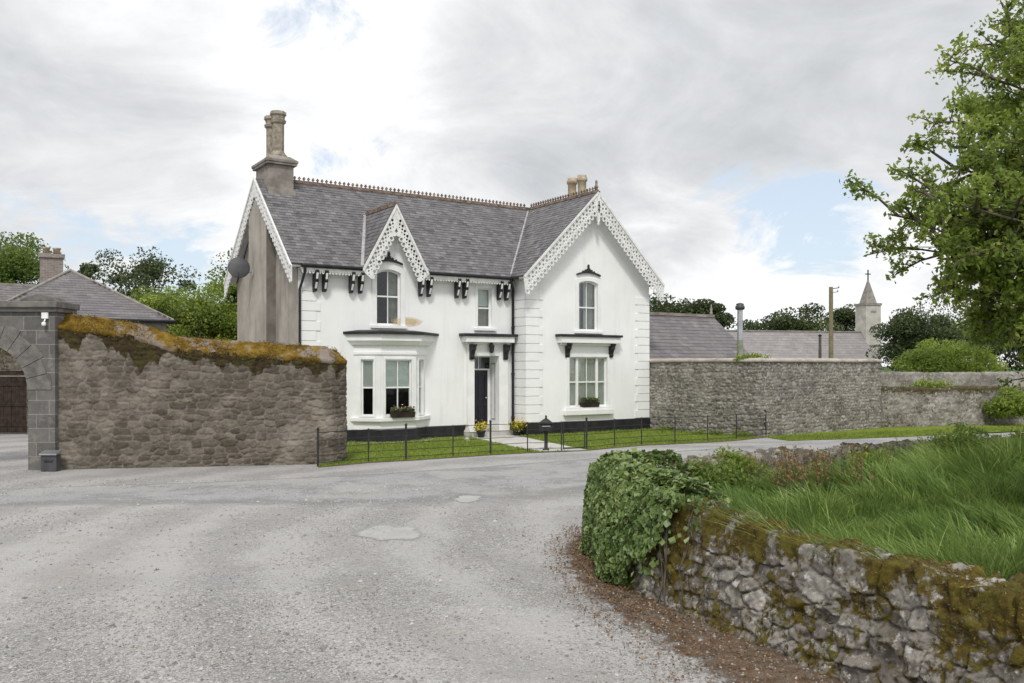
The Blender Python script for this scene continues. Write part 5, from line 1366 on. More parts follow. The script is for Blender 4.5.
# terrain of the plot
gxs = np.arange(1.2, 17.5, 0.25); gys = np.arange(2.5, 22, 0.25)
GX, GY = np.meshgrid(gxs, gys, indexing='ij'); GZ = plot_z(GX, GY)
inn = inpoly(GX.ravel(), GY.ravel(), plot_poly).reshape(GX.shape)
m_ = len(gys); ids = []
for i in range(len(gxs)-1):
    for j in range(len(gys)-1):
        if inn[i, j] or inn[i+1, j] or inn[i, j+1] or inn[i+1, j+1]: ids.append((i*m_+j, (i+1)*m_+j, (i+1)*m_+j+1, i*m_+j+1))
Vt = np.stack([GX, GY, np.where(inn, GZ, GZ*0.55)], 2).reshape(-1, 3)
used = sorted(set(i for f in ids for i in f)); remap = {u: i for i, u in enumerate(used)}
me = np_mesh('grass_plot', Vt[used], np.array([[remap[i] for i in f] for f in ids]), None, smooth=True)
o = obj_mesh('grass_plot', me, MT['meadow']); o['kind'] = 'structure'
r_ = np.random.default_rng(15)
N = 340000
X = 1.4+15.6*r_.random(N); Y = 3+18.5*r_.random(N)
k_ = inpoly(X, Y, plot_poly) & (r_.random(N) < np.clip(1.25-Y*0.035, 0.45, 1)) & (np.abs(X/Y) < 0.95); X, Y = X[k_], Y[k_]
tall = 0.5*fbm(X*0.7, Y*0.7, 83, 3)+0.5*fbm(X*1.9, Y*1.9, 86, 3)
h_ = (0.08+0.50*sstep(0.30, 0.68, tall))*(0.6+0.7*r_.random(len(X)))*(1-0.45*np.exp(-((X-3.2)**2+(Y-13.6)**2)/3))
tn_ = np.clip(-0.35+0.9*fbm(X*1.0, Y*1.0, 84, 4)+0.75*fbm(X*2.6, Y*2.6, 85, 3)+r_.normal(0, 0.17, len(X)), 0, 1)
o = blades('long_grass', np.stack([X, Y], 1), plot_z(X, Y)-0.02, h_, MT['blade'], 0.0068, (-0.50, -0.15), 0.30, r_, tn_, 4)
tag(o, 'long windblown green grass filling the plot behind the low wall', 'grass', kind='stuff')
# lawn and verge blades
def lawnblades(name, poly, N, hmean, seed, label):
    r = np.random.default_rng(seed); P = np.array(poly); lo, hi = P.min(0), P.max(0)
    X = lo[0]+(hi[0]-lo[0])*r.random(N); Y = lo[1]+(hi[1]-lo[1])*r.random(N); k_ = inpoly(X, Y, poly)
    if name == 'lawn_grass': k_ &= ~inpoly(X, Y, path_poly)
    X, Y = X[k_], Y[k_]
    h = hmean*(0.5+r.random(len(X)))*(0.6+0.9*fbm(X*1.5, Y*1.5, seed, 3))
    t = np.clip(0.1+0.8*fbm(X*0.6, Y*0.6, seed+2, 4)+r.normal(0, 0.13, len(X)), 0, 1)
    o = blades(name, np.stack([X, Y], 1), np.full(len(X), 0.012), h, MT['lawnblade'], 0.011, (0, 0), 0.45, r, t, 2)
    return tag(o, label, 'grass', kind='stuff')
path_poly = [tuple(pa[0][:2]), (gr(512, 447).x, gr(512, 447).y), (gr(540, 452.0).x, gr(540, 452.0).y), (gr(588, 450.6).x, gr(588, 450.6).y), (gr(545, 442).x, gr(545, 442).y), tuple(pa[1][:2])]
lawnblades('lawn_grass', lawn_poly, 90000, 0.055, 51, 'short mown grass of the front lawn')
lawnblades('verge_grass', [p for p in verge if p[0] < 30]+[(30, 40)], 70000, 0.09, 53, 'short grass of the verge below the stone walls')

# ------------------------------------------------------------------ iron estate fence
FN = thing('iron_fence', 'thin black iron estate railing along the front lawn of the white house', 'fence', FP[0])
heights = [0.86, 0.66, 0.47, 0.28, 0.10]
fl_ = FN.location
gate_i = (7, 8)
for i, p in enumerate(FP):
    b = MB(); thick_ = i in (0, 3, 5, 8, 14)
    w_ = 0.028 if thick_ else 0.016
    if i == 14: w_ = 0.05
    q = p-fl_
    hh_ = 0.93 if thick_ else 0.89
    if i == 14: hh_ = 0.92
    b.box(q.x-w_, q.x+w_, q.y-0.012, q.y+0.012, -0.1, hh_)
    if thick_: b.lathe([(0.03, hh_), (0.038, hh_+0.02), (0.03, hh_+0.045), (0.008, hh_+0.06)], (q.x, q.y, 0), 8)
    if i == 1: continue
    b.build('post', MT['iron'], FN)
for z in heights:
    segs = [FP[:gate_i[0]+1], FP[gate_i[1]:]]
    for sg in segs:
        b = MB()
        for a, c in zip(sg[:-1], sg[1:]):
            b.tube([a-fl_+Vector((0, 0, z)), (a+c)/2-fl_+Vector((0, 0, z-random.uniform(0, 0.012))), c-fl_+Vector((0, 0, z))], 0.0105 if z > 0.8 else 0.008, 5)
        b.build('rail', MT['iron'], FN)
ga, gb = FP[7], FP[8]
GT = thing('garden_gate', 'small black iron gate in the railing beside the black post box', 'gate', (ga+gb)/2)
b = MB(); L_ = (gb-ga).length; ang = math.atan2((gb-ga).y, (gb-ga).x)
Tg = Matrix.Rotation(ang, 4, 'Z')
b.plate(rect(-L_/2+0.05, L_/2-0.06, 0.06, 0.88), [rect(-L_/2+0.075, L_/2-0.085, 0.085, 0.855)], -0.012, 0.024)
b.build('gate_frame', MT['iron'], GT, Tg.copy())
for z in heights[1:]:
    b = MB(); b.box(-L_/2+0.075, L_/2-0.085, -0.006, 0.006, z-0.009, z+0.009); b.build('bar', MT['iron'], GT, Tg.copy())
b = MB(); b.box(L_/2-0.15, L_/2-0.04, -0.03, -0.013, 0.60, 0.63); b.build('latch', MT['iron'], GT, Tg.copy())
# post box
pbp = gr(546, 450.5)
PB = thing('post_box', 'black post box with a pointed lid on a slim pedestal beside the garden path', 'post box', pbp)
b = MB(); b.lathe([(0.10, 0), (0.10, 0.04), (0.055, 0.07), (0.05, 0.5), (0.07, 0.53), (0.07, 0.58)], (0, 0, 0), 12); b.build('pedestal', MT['iron'], PB)
b = MB(); b.box(-0.19, 0.19, -0.14, 0.14, 0.58, 0.80); b.build('letter_case', MT['iron'], PB, None, bevel=0.012)
b = MB(); b.lathe([(0.29, 0.80), (0.30, 0.825), (0.20, 0.88), (0.12, 0.93), (0.05, 0.95), (0.05, 0.97), (0.035, 0.99), (0.05, 1.02), (0.02, 1.06)], (0, 0, 0), 4, smooth=False, ph=R(45), sy=0.8); b.build('lid', MT['iron'], PB)
b = MB(); b.box(-0.12, 0.12, -0.147, -0.141, 0.72, 0.75); b.build('slot_flap', MT['steel'], PB)

# ------------------------------------------------------------------ outbuildings
OBo = hw(UT+0.04, 2.2); 
OB = thing('outbuilding', 'long low slate roofed outbuilding behind the high garden wall right of the house', 'building', OBo, HA)
# local u along house front from the house end, v back
Lob = 6.6
rz_, ez_ = 4.76, 2.75
b = MB(); b.plate([(0, 0), (Lob, 0), (Lob, ez_), (0, ez_)], [], -2.3, 0.3); b.plate([(0, 0), (Lob, 0), (Lob, ez_), (0, ez_)], [], 2.0, 0.3); b.build('wall', MT['barn'], OB)
b = MB(); b.plate([(-2.0, 0), (2.0, 0), (2.0, ez_), (0, rz_-0.1), (-2.0, ez_)], [], Lob-0.3, 0.3); b.build('gable_wall', MT['barn'], OB, TG.copy())
roof_plane('roof', V3(0, -2.55, ez_-0.05), V3(Lob+0.1, -2.55, ez_-0.05), V3(0, 0, rz_), MT['slate_old'], OB, ew=0.24, sw=0.34)
roof_plane('roof', V3(Lob+0.1, 2.55, ez_-0.05), V3(0, 2.55, ez_-0.05), V3(Lob+0.1, 0.001, rz_), MT['slate_old'], OB, ew=0.24, sw=0.34)
b = MB(); b.box(0, Lob+0.1, -0.13, 0.13, rz_+0.02, rz_+0.15); b.build('ridge_tiles', MT['stack'], OB)
b = MB(); b.lathe([(0.07, 0), (0.07, 0.12), (0.04, 0.15), (0.07, 0.28), (0.03, 0.36), (0.02, 0.50)], (Lob, 0, rz_+0.14), 8); b.build('finial', MT['spire'], OB)
fl0 = at(740, 355, 36.6)
FL = thing('metal_flue', 'steel flue pipe with a dark cowl rising beside the outbuilding roof', 'flue', (fl0.x, fl0.y, 0))
ft_ = at(740, 304, 36.6).z
b = MB(); b.tube([(0, 0, 0), (0, 0, 3.6)], 0.13, 14); b.build('lower_pipe', varied('green_grey_paint', (0.20, 0.23, 0.16), (0.30, 0.32, 0.24), 4, 0.5, 0.05), FL)
b = MB(); b.tube([(0, 0, 3.6), (0, 0, ft_-0.25)], 0.115, 14); b.build('upper_pipe', MT['steel'], FL)
b = MB(); b.lathe([(0.12, ft_-0.25), (0.19, ft_-0.22), (0.20, ft_-0.10), (0.15, ft_-0.06), (0.17, ft_), (0.04, ft_+0.05)], (0, 0, 0), 14); b.build('cowl', MT['dish'], FL)
# telegraph pole
tp = at(831, 355, 55)
TP = thing('telegraph_pole', 'brown wooden telegraph pole standing left of the church tower', 'pole', (tp.x, 55, 0))
tz = at(831, 287, 55).z
b = MB(); b.tube([(0, 0, -0.2), (0, 0, tz)], [0.16, 0.12], 12); b.build('shaft', MT['pole'], TP)
b = MB(); b.tube([(0.12, -0.05, tz-0.10), (0.50, -0.05, tz-0.05)], 0.025, 6); b.tube([(0.12, -0.05, tz-0.35), (0.42, -0.05, tz-0.3)], 0.02, 6); b.build('bracket', MT['iron'], TP)
for z in (0.02, -0.23):
    b = MB(); b.lathe([(0.03, 0), (0.06, 0.03), (0.05, 0.13), (0.02, 0.16)], (0.46 if z > 0 else 0.40, -0.05, tz-0.05+z-0.02), 8); b.build('insulator', MT['white_old'], TP)
tp2 = at(820, 355, 60)
T2 = thing('iron_post', 'thin dark post in front of the church roof', 'post', (tp2.x, 60, 0))
b = MB(); b.tube([(0, 0, -0.1), (0, 0, at(820, 336, 60).z)], [0.13, 0.09], 10); b.build('shaft', MT['bark'], T2)
b = MB(); b.lathe([(0.12, 0), (0.14, 0.05), (0.05, 0.12)], (0, 0, at(820, 336, 60).z), 10); b.build('cap', MT['iron'], T2)
# church
CY = 75.0
t0 = at(868, 358, CY)
CH = thing('church', 'pale church with a slender bell tower and stone spire beyond the walls', 'church', (t0.x, CY, 0), R(14))
tw = 0.73
za, zb_, zs = EYE+(HY-287)/FPX*CY*1.0, EYE+(HY-305)/FPX*CY, EYE+(HY-281)/FPX*CY
zmid = EYE+(HY-346)/FPX*CY
b = MB(); b.box(-tw*1.06, tw*1.06, -tw*1.06, tw*1.06, 0, zmid); b.box(-tw, tw, -tw, tw, zmid, zb_)
b.build('tower', MT['churchwall'], CH, None, bevel=0.03)
b = MB(); b.box(-tw*1.1, tw*1.1, -tw*1.1, tw*1.1, zmid-0.05, zmid+0.09); b.build('string_course', MT['spire'], CH); b = MB(); b.box(-tw*1.08, tw*1.08, -tw*1.08, tw*1.08, zb_-0.08, zb_+0.12); b.build('string_course', MT['spire'], CH)
b = MB(); q_ = tw*0.70; b.add([(-q_,-q_,zb_+0.12),(q_,-q_,zb_+0.12),(q_,q_,zb_+0.12),(-q_,q_,zb_+0.12),(-0.06,-0.06,zs),(0.06,-0.06,zs),(0.06,0.06,zs),(-0.06,0.06,zs)], [(0,1,5,4),(1,2,6,5),(2,3,7,6),(3,0,4,7),(4,5,6,7)]); b.build('spire', MT['spire'], CH)
b = MB(); b.box(-0.04, 0.04, -0.04, 0.04, zs, zs+0.95); b.box(-0.26, 0.26, -0.035, 0.035, zs+0.55, zs+0.63); b.build('cross', MT['iron'], CH)
for zc_, ww in ((EYE+(HY-312)/FPX*CY, 0.24), (EYE+(HY-327)/FPX*CY, 0.24)):
    b = MB(); b.box(-ww, ww, -tw-0.03, -tw-0.002, zc_-0.05, zc_+0.05); b.build('louvre', MT['spire'], CH)
b = MB(); b.box(-0.32, 0.32, -tw-0.02, -tw-0.002, EYE+(HY-340)/FPX*CY, EYE+(HY-331)/FPX*CY); b.build('tower_panel', MT['churchwall'], CH)
rzc = EYE+(HY-333)/FPX*CY
b = MB(); b.plate([(-16, 0), (-tw*1.07, 0), (-tw*1.07, 2.3), (-16, 2.3)], [], -2.8, 0.4); b.plate([(-16, 0), (-tw*1.07, 0), (-tw*1.07, 2.3), (-16, 2.3)], [], 2.4, 0.4); b.build('nave_wall', MT['churchwall'], CH)
MT['slate_pale'] = m_slate('pale_slate', (0.24, 0.225, 0.225), (0.34, 0.32, 0.32), (0.40, 0.38, 0.36))
roof_plane('roof', V3(-16, -3.1, 2.2), V3(-tw*1.08, -3.1, 2.2), V3(-16, 0, rzc), MT['slate_pale'], CH, ew=0.3, sw=0.45)
roof_plane('roof', V3(-tw*1.08, 3.1, 2.2), V3(-16, 3.1, 2.2), V3(-tw*1.08, 0.001, rzc), MT['slate_pale'], CH, ew=0.3, sw=0.45)
b = MB(); b.box(-16, -tw*1.08, -0.12, 0.12, rzc+0.03, rzc+0.14); b.build('ridge_tiles', MT['spire'], CH)

# left range with hipped roof
FRc = Vector((-14.6, 38.0, 0))
LB = thing('outbuilding', 'stone outbuilding with hipped slate roof and brick chimney behind the archway', 'building', FRc, HA)
ez_, az_ = EYE+(HY-322)/FPX*38.0, EYE+(HY-272)/FPX*39.0
Sx = 7.2
b = MB(); b.plate(rect(-Sx+0.25, -0.25, 0, ez_), [], 0.25, 0.4); b.plate(rect(-Sx+0.25, -0.25, 0, ez_), [], Sx-0.65, 0.4); b.build('wall', MT['barn'], LB)
b = MB(); b.plate([(-Sx+0.66, 0), (-0.66, 0), (-0.66, ez_), (-Sx+0.66, ez_)], [], -0.65, 0.4); b.plate([(-Sx+0.66, 0), (-0.66, 0), (-0.66, ez_), (-Sx+0.66, ez_)], [], -Sx+0.25, 0.4); b.build('end_wall', MT['barn'], LB, TG.copy())
apx = V3(-Sx/2, Sx/2, az_)
cs = [V3(-Sx, 0, ez_), V3(0, 0, ez_), V3(0, Sx, ez_), V3(-Sx, Sx, ez_)]
hs = math.hypot(Sx/2, az_-ez_)
for i in range(4):
    a, c = cs[i], cs[(i+1) % 4]; up = apx-(a+c)/2
    roof_plane('roof', a, c, a+up, MT['slate_old'], LB, ew=0.22, sw=0.32, keep=lambda x, t: abs(x-Sx/2) < (Sx/2)*(1-t/hs), poly=[(0, 0), (Sx, 0), (Sx/2, hs)])
b = MB()
for c in cs: b.tube([c+V3(0, 0, 0.06), apx+V3(0, 0, 0.08)], 0.075, 6)
b.build('hip_tiles', MT['spire'], LB)
b = MB(); b.tube([V3(-Sx, -0.03, ez_+0.02), V3(0.03, -0.03, ez_+0.02)], 0.07, 6); b.tube([V3(0.03, -0.03, ez_+0.02), V3(0.03, Sx, ez_+0.02)], 0.07, 6); b.build('gutter', MT['black'], LB)
# lower wing running left
rw2 = EYE+(HY-282)/FPX*36.0
b = MB(); b.plate(rect(-24, -Sx+0.24, 0, ez_-0.3), [], 1.0, 0.4); b.build('wing_wall', MT['barn'], LB)
roof_plane('roof', V3(-24, 0.7, ez_-0.35), V3(-Sx/2-0.6, 0.7, ez_-0.35), V3(-24, Sx/2+0.4, rw2), MT['slate_old'], LB, ew=0.22, sw=0.32)
roof_plane('roof', V3(-Sx/2-0.6, Sx, ez_-0.35), V3(-24, Sx, ez_-0.35), V3(-Sx/2-0.6, Sx/2+0.41, rw2), MT['slate_old'], LB, ew=0.22, sw=0.32)
b = MB(); b.box(-24, -Sx/2-0.6, Sx/2+0.3, Sx/2+0.5, rw2+0.02, rw2+0.14); b.build('ridge_tiles', MT['spire'], LB)
cpos = LB.matrix_basis.inverted() @ at(51.5, 270, 41.0)
ctz = EYE+(HY-252)/FPX*41.0
MT['brick'] = Mat('old_brick')
kb = MT['brick']; br = kb.n('ShaderNodeTexBrick'); mpb = kb.n('ShaderNodeMapping'); mpb.inputs['Rotation'].default_value = (R(90), 0, 0); kb.l(kb.co(), mpb.inputs['Vector']); kb.l(mpb.outputs[0], br.inputs['Vector'])
br.inputs['Scale'].default_value = 1; br.inputs['Brick Width'].default_value = 0.24; br.inputs['Row Height'].default_value = 0.08; br.inputs['Mortar Size'].default_value = 0.008
br.inputs['Color1'].default_value = (0.22, 0.18, 0.16, 1); br.inputs['Color2'].default_value = (0.32, 0.27, 0.24, 1); br.inputs['Mortar'].default_value = (0.38, 0.36, 0.33, 1)
MT['brick'] = kb.done(kb.mix(br.outputs['Color'], kb.ramp(kb.noise(5, 5), [(0.3, 0.6), (0.7, 1)]), 0.6, 'MULTIPLY'), 0.9, kb.bump(br.outputs['Fac'], -0.4, 0.01))
b = MB(); b.box(cpos.x-0.45, cpos.x+0.45, cpos.y-0.35, cpos.y+0.35, ez_-0.2, ctz-0.30); b.box(cpos.x-0.52, cpos.x+0.52, cpos.y-0.42, cpos.y+0.42, ctz-0.30, ctz-0.12)
co_ = b.build('chimney', MT['brick'], LB)
for dx in (-0.22, 0.22):
    b = MB(); b.lathe([(0.16, ctz-0.13), (0.15, ctz+0.12), (0.18, ctz+0.14), (0.18, ctz+0.2), (0.13, ctz+0.21)], (cpos.x+dx, cpos.y, 0), 12); b.build('chimney_pot', MT['pot_clay'], co_)

# ------------------------------------------------------------------ trees
def make_tree(name, label, cat, base, crowns, nleaf, lsize, leafmat, trunk_r, seed, group=None, clump=0.5, nclump=90, limbs=9, trunk_top=None, dens=1.0, shell=0.45, flat=1.0):
    """crowns: list of (x,y,z,rx,ry,rz) world ellipsoids. Leaves sit in many small clumps spread through them."""
    r = np.random.default_rng(seed); base = Vector(base)
    t = thing(name, label, cat, base, group=group)
    vol = np.array([c[3]*c[4]*c[5] for c in crowns]); pick = r.choice(len(crowns), nclump, p=vol/vol.sum())
    cen = []
    for i in pick:
        c = crowns[i]; d = r.normal(size=3); d /= np.linalg.norm(d); rad = (shell+(1-shell)*r.random())*(0.86+0.30*r.random())
        if d[2] < -0.55: d[2] *= 0.6
        cen.append(np.array(c[:3])+d*rad*np.array(c[3:6]))
    cen = np.array(cen)
    per = r.gamma(2.2, 1.0, nclump); per = np.maximum(4, per/per.sum()*nleaf).astype(int)
    C = []; tint = []
    for c, n in zip(cen, per):
        cs_ = clump*(0.6+0.8*r.random())
        q = r.normal(size=(n, 3)); q *= np.minimum(1, 1.7/np.linalg.norm(q, axis=1, keepdims=True)); q = q*np.array([cs_, cs_, cs_*0.62*flat])
        C.append(c+q); base_t = r.normal(0.47, 0.16)
        tint.append(np.clip(base_t+r.normal(0, 0.14, n), 0, 1))
    C = np.concatenate(C); tint = np.concatenate(tint)
    leaf_obj('crown', C, lsize, leafmat, t, tint, up=0.5, aspect=0.7, r=r)
    tk = MB(); ctr = Vector(np.mean([c[:3] for c in crowns], axis=0)); topz = trunk_top or (ctr.z-base.z)
    tp_ = Vector((ctr.x-base.x, ctr.y-base.y, topz))
    tpts = [Vector((0, 0, -0.2)), tp_*0.35+Vector((0.1*trunk_r, 0, 0)), tp_*0.7, tp_]
    tk.tube(tpts, [trunk_r*1.25, trunk_r, trunk_r*0.75, trunk_r*0.45], 10)
    for i in r.choice(nclump, min(limbs, nclump), replace=False):
        e = Vector(cen[i])-base; f = r.uniform(0.35, 0.9); s0 = tp_*f
        mid = s0*0.5+e*0.5+Vector((0, 0, r.uniform(-0.2, 0.4)))*(e-s0).length*0.2
        tk.tube([s0, mid, e], [trunk_r*0.42*(1.2-f), trunk_r*0.25, trunk_r*0.06], 7)
    tk.build('trunk', MT['bark'], t)
    return t
def crown_px(px, py, Y, rpx, rpy, depth=None):
    p = at(px, py, Y); s = Y/FPX
    return (p.x, p.y, p.z, rpx*s, depth or max(rpx, rpy)*s, rpy*s)
BT = 'background trees beyond the walls'
def btree(name, label, px, Y, crowns, n, ls, mat, seed, **kw):
    b = at(px, 360, Y); b.z = 0
    return make_tree(name, label, 'tree', (b.x, b.y, 0), [crown_px(c[0], c[1], Y, c[2], c[3]) for c in crowns], int(n*2.3), ls*0.66, mat, kw.pop('tr', 0.3), seed, group=BT, **kw)
btree('broadleaf_tree', 'mid green leafy tree at the left edge behind the hipped outbuilding', 12, 62, [(8, 262, 38, 28), (-30, 270, 40, 40), (30, 275, 22, 20), (8, 300, 40, 30)], 11000, 0.30, MT['leafB'], 101, nclump=90, clump=0.75)
btree('broadleaf_tree', 'dark airy tree right of the hipped outbuilding peak', 135, 75, [(118, 275, 24, 20), (150, 272, 26, 17), (180, 282, 18, 16), (140, 310, 50, 30)], 9000, 0.34, MT['leafD'], 102, nclump=70, clump=0.75, shell=0.3)
btree('conifer_tree', 'tiny flat topped dark pine beyond the outbuilding chimney', 88, 120, [(88, 268, 7, 4), (85, 276, 5, 3)], 900, 0.45, MT['leafC'], 103, nclump=12, clump=0.5)
btree('leafy_shrub', 'bright yellow green bush rising above the mossy wall', 190, 46, [(165, 305, 34, 20), (205, 312, 36, 26), (140, 330, 30, 24), (225, 335, 30, 30), (180, 345, 50, 30)], 15000, 0.21, MT['leafE'], 104, nclump=130, clump=0.5)
btree('broadleaf_tree', 'tall green tree half hidden behind the left gable of the white house', 238, 48, [(246, 268, 17, 30), (236, 300, 18, 26), (250, 320, 28, 40), (232, 335, 26, 30)], 10000, 0.22, MT['leafB'], 105, nclump=80, clump=0.42)
btree('broadleaf_tree', 'round dark green tree above the outbuilding ridge beside the house', 685, 75, [(665, 315, 20, 13), (698, 312, 22, 13), (680, 330, 45, 20)], 8000, 0.34, MT['leafC'], 106, nclump=60, clump=0.65)
btree('broadleaf_tree', 'broad dark tree behind the church roof left of the telegraph pole', 790, 110, [(770, 325, 28, 15), (795, 322, 26, 16), (818, 327, 18, 10), (790, 345, 60, 20)], 9000, 0.48, MT['leafC'], 107, nclump=70, clump=0.9)
btree('broadleaf_tree', 'grey green thin tree between the telegraph pole and the church tower', 845, 115, [(842, 322, 14, 12), (852, 318, 10, 10), (846, 340, 20, 15)], 3500, 0.48, MT['leafD'], 108, nclump=35, clump=0.8, shell=0.2)
btree('dark_yew', 'large dark yew right of the church tower', 905, 68, [(912, 332, 26, 26), (902, 352, 20, 26), (926, 347, 28, 32)], 15000, 0.26, MT['leafC'], 109, nclump=120, clump=0.55)
btree('dark_yew', 'dark evergreen at the right behind the rounded bush', 970, 72, [(960, 335, 30, 28), (985, 340, 30, 30), (1000, 330, 30, 28)], 13000, 0.28, MT['leafC'], 110, nclump=110, clump=0.6)
btree('leafy_shrub', 'rounded mid green bush above the far rubble wall', 950, 56, [(948, 362, 36, 22), (925, 368, 22, 16), (972, 366, 22, 18)], 9000, 0.20, MT['leafA'], 111, nclump=90, clump=0.45)
btree('dark_yew', 'dark tree filling the gap under the overhanging branches', 1035, 66, [(1030, 345, 40, 45), (1070, 340, 50, 60)], 14000, 0.30, MT['leafC'], 112, nclump=100, clump=0.65)
btree('broadleaf_tree', 'distant tree line clump right of the overhanging branches', 1120, 80, [(1110, 320, 60, 60), (1180, 330, 60, 60)], 8000, 0.5, MT['leafC'], 113, nclump=70, clump=1.0)
btree('broadleaf_tree', 'distant tree line clump beyond the left edge', -90, 70, [(-80, 280, 60, 50), (-140, 300, 60, 60)], 8000, 0.45, MT['leafC'], 114, nclump=70, clump=1.0)
for o_ in list(bpy.data.objects):
    pass
# bushes on and below walls
def bush(name, label, loc, r3, n, ls, mat, seed, group=None, nclump=24, clump=0.16):
    r = np.random.default_rng(seed); t = thing(name, label, 'plant', loc, group=group)
    C = []
    for i in range(nclump):
        d = r.normal(size=3); d /= np.linalg.norm(d); d[2] = abs(d[2])*0.9+0.05
        c = np.array(loc)+d*np.array(r3)*(0.4+0.6*r.random()); m = n//nclump
        C.append(c+r.normal(size=(m, 3))*clump*np.array([1, 1, 0.7]))
    C = np.concatenate(C); C[:, 2] = np.maximum(C[:, 2], 0.02)
    leaf_obj('foliage', C, ls, mat, t, r=r)
    s_ = MB()
    for i in range(6):
        d = Vector(r.normal(size=3)); d.z = abs(d.z)+0.3; d.normalize()
        s_.tube([(0, 0, -0.03), Vector((d.x*r3[0]*0.5, d.y*r3[1]*0.5, d.z*r3[2]*0.5)), Vector((d.x*r3[0]*0.8, d.y*r3[1]*0.8, d.z*r3[2]*0.8))], [0.02, 0.014, 0.006], 5)
    s_.build('stem', MT['bark'], t)
    return t
p_ = at(930, 388, 37.6); bush('shrub', 'bright yellow green shrub spilling over the lower wall', (p_.x, p_.y, 1.35), (1.15, 0.6, 0.50), 2600, 0.13, MT['leafE'], 201)
p_ = at(1012, 405, 36.8); bush('shrub', 'ivy clad shrub on the lower wall at the right edge', (p_.x, p_.y, 0.5), (0.95, 0.5, 1.35), 3200, 0.13, MT['leafA'], 202)
p_ = at(752, 360, 31.6); bush('wall_plant', 'small green creeper sprouting on the high wall cap at its bend', (p_.x+0.1, p_.y+0.2, 2.74), (0.62, 0.25, 0.16), 900, 0.09, MT['leafE'], 203, clump=0.09)
for i, (px, py, s_, lb) in enumerate(((668, 431, 0.34, 'low weed at the house end of the high wall'), (716, 436.0, 0.26, 'small weed at the wall foot behind the railing'), (744, 436.8, 0.34, 'leafy weed at the wall foot near the thick railing post'), (700, 434.6, 0.2, 'tiny weed midway along the foot of the high wall'))):
    g_ = gr(px, py); bush('weed', lb, (g_.x, g_.y, 0.0), (s_*1.1, s_*0.6, s_*0.8), 260, 0.08, MT['leafA'], 210+i, 'weeds at the foot of the high wall', 10, 0.07)

# the overhanging tree at the right
def big_tree():
    r = np.random.default_rng(404); base = Vector((11.6, 14.6, 0.5))
    t = thing('broadleaf_tree', 'large fresh green tree whose leafy branches hang in from the right', 'tree', base)
    tk = MB(); C = []; tint = []
    trunk = [Vector((0, 0, -0.8)), Vector((0.05, 0, 1.2)), Vector((-0.1, 0.1, 2.8)), Vector((-0.25, 0.0, 4.6)), Vector((-0.3, 0.1, 6.6)), Vector((-0.35, 0, 8.6))]
    tk.tube(trunk, [0.34, 0.27, 0.23, 0.18, 0.12, 0.05], 12)
    def along(pts, f):
        k = f*(len(pts)-1); i = min(int(k), len(pts)-2); return pts[i].lerp(pts[i+1], k-i)
    # limb ends in picture space on their own depth, spread around the trunk
    ends = []
    spec = [(888, 214, 14.0), (915, 190, 13.2), (905, 247, 14.6), (958, 120, 13.6), (995, 40, 14.2), (960, 205, 12.6), (935, 245, 13.6), (1000, 110, 15.2), (965, 290, 14.0), (990, 250, 13.0), (1010, 20, 14.5), (1015, 180, 15.8), (1000, 335, 14.4), (1020, 60, 13.6), (985, 180, 13.6), (950, 165, 14.6), (1015, 290, 13.4), (985, 75, 14.0), (925, 215, 14.2), (1005, 260, 13.4), (985, 215, 13.8), (1020, 140, 13.2), (985, 310, 14.6), (1022, 225, 13.0), (955, 270, 14.4), (975, 150, 14.8),
            (1060, 120, 13.5), (1090, 60, 14.5), (1060, 250, 13.2), (1120, 180, 14.4), (1080, 330, 14.2), (1150, 90, 15), (1200, 200, 14.6), (1100, -40, 14.6), (1030, -50, 14.4), (1180, 0, 14.6), (1250, 120, 14.6), (1040, 180, 16.4), (1120, 260, 16.8), (1030, 320, 16.0), (1230, 290, 14), (1010, 230, 15.0)]
    for px, py, Y in spec: ends.append(at(px, py, Y)-base)
    def twig(a, b, rad, lv):
        d = (b-a); L = d.length
        mid = a.lerp(b, 0.5)+Vector((r.normal(0, 0.06), r.normal(0, 0.06), 0.07))*L
        tk.tube([a, mid, b], [rad, rad*0.7, rad*0.3], 5 if rad < 0.02 else 7, caps=False)
        pts = [a, mid, b]
        if lv == 0:
            n = r.integers(17, 32)
            bt = r.normal(0.5, 0.15)
            for q in range(n):
                f = 0.15+0.9*r.random(); p = along(pts, min(f, 1.0))+Vector(r.normal(0, 0.055, 3))
                C.append(p); tint.append(bt+r.normal(0, 0.15))
            return
        k_ = 9 if lv == 2 else 5
        for q in range(k_):
            f = 0.25+0.75*(q+r.random())/k_; p = along(pts, min(f, 0.99))
            dd = d.normalized()*0.55+Vector(r.normal(0, 0.55, 3))+Vector((0, 0, -0.05)); dd.normalize()
            ln_ = L*(0.42 if lv == 2 else 0.5)*(0.6+0.6*r.random())*(1.15-0.4*f)
            ln_ = min(max(ln_, 0.22), 0.85 if lv == 2 else 0.42)
            twig(p, p+dd*ln_, max(rad*0.5, 0.005), lv-1)
        twig(pts[1], b, max(rad*0.4, 0.005), 0)
    for e in ends:
        zf = min(0.92, max(0.22, (e.z+0.8-1.2)/9.0*0.9)); s0 = along(trunk, zf)
        twig(s0, e, 0.045+0.012*r.random(), 2)
        # bushier ends
        for q in range(5):
            st_ = s0.lerp(e, 0.55+0.4*r.random()); dd = (e-s0).normalized()*0.6+Vector(r.normal(0, 0.5, 3)); dd.normalize()
            twig(st_, st_+dd*(0.35+0.4*r.random()), 0.012, 1)
    tk.build('trunk', MT['bark'], t)
    C_ = np.array([tuple(p) for p in C])+np.array(base)
    print('big tree leaves', len(C_))
    leaf_obj('crown', C_, 0.092, MT['leafA'], t, np.clip(np.array(tint), 0, 1), up=0.55, aspect=0.55, r=r)
big_tree()

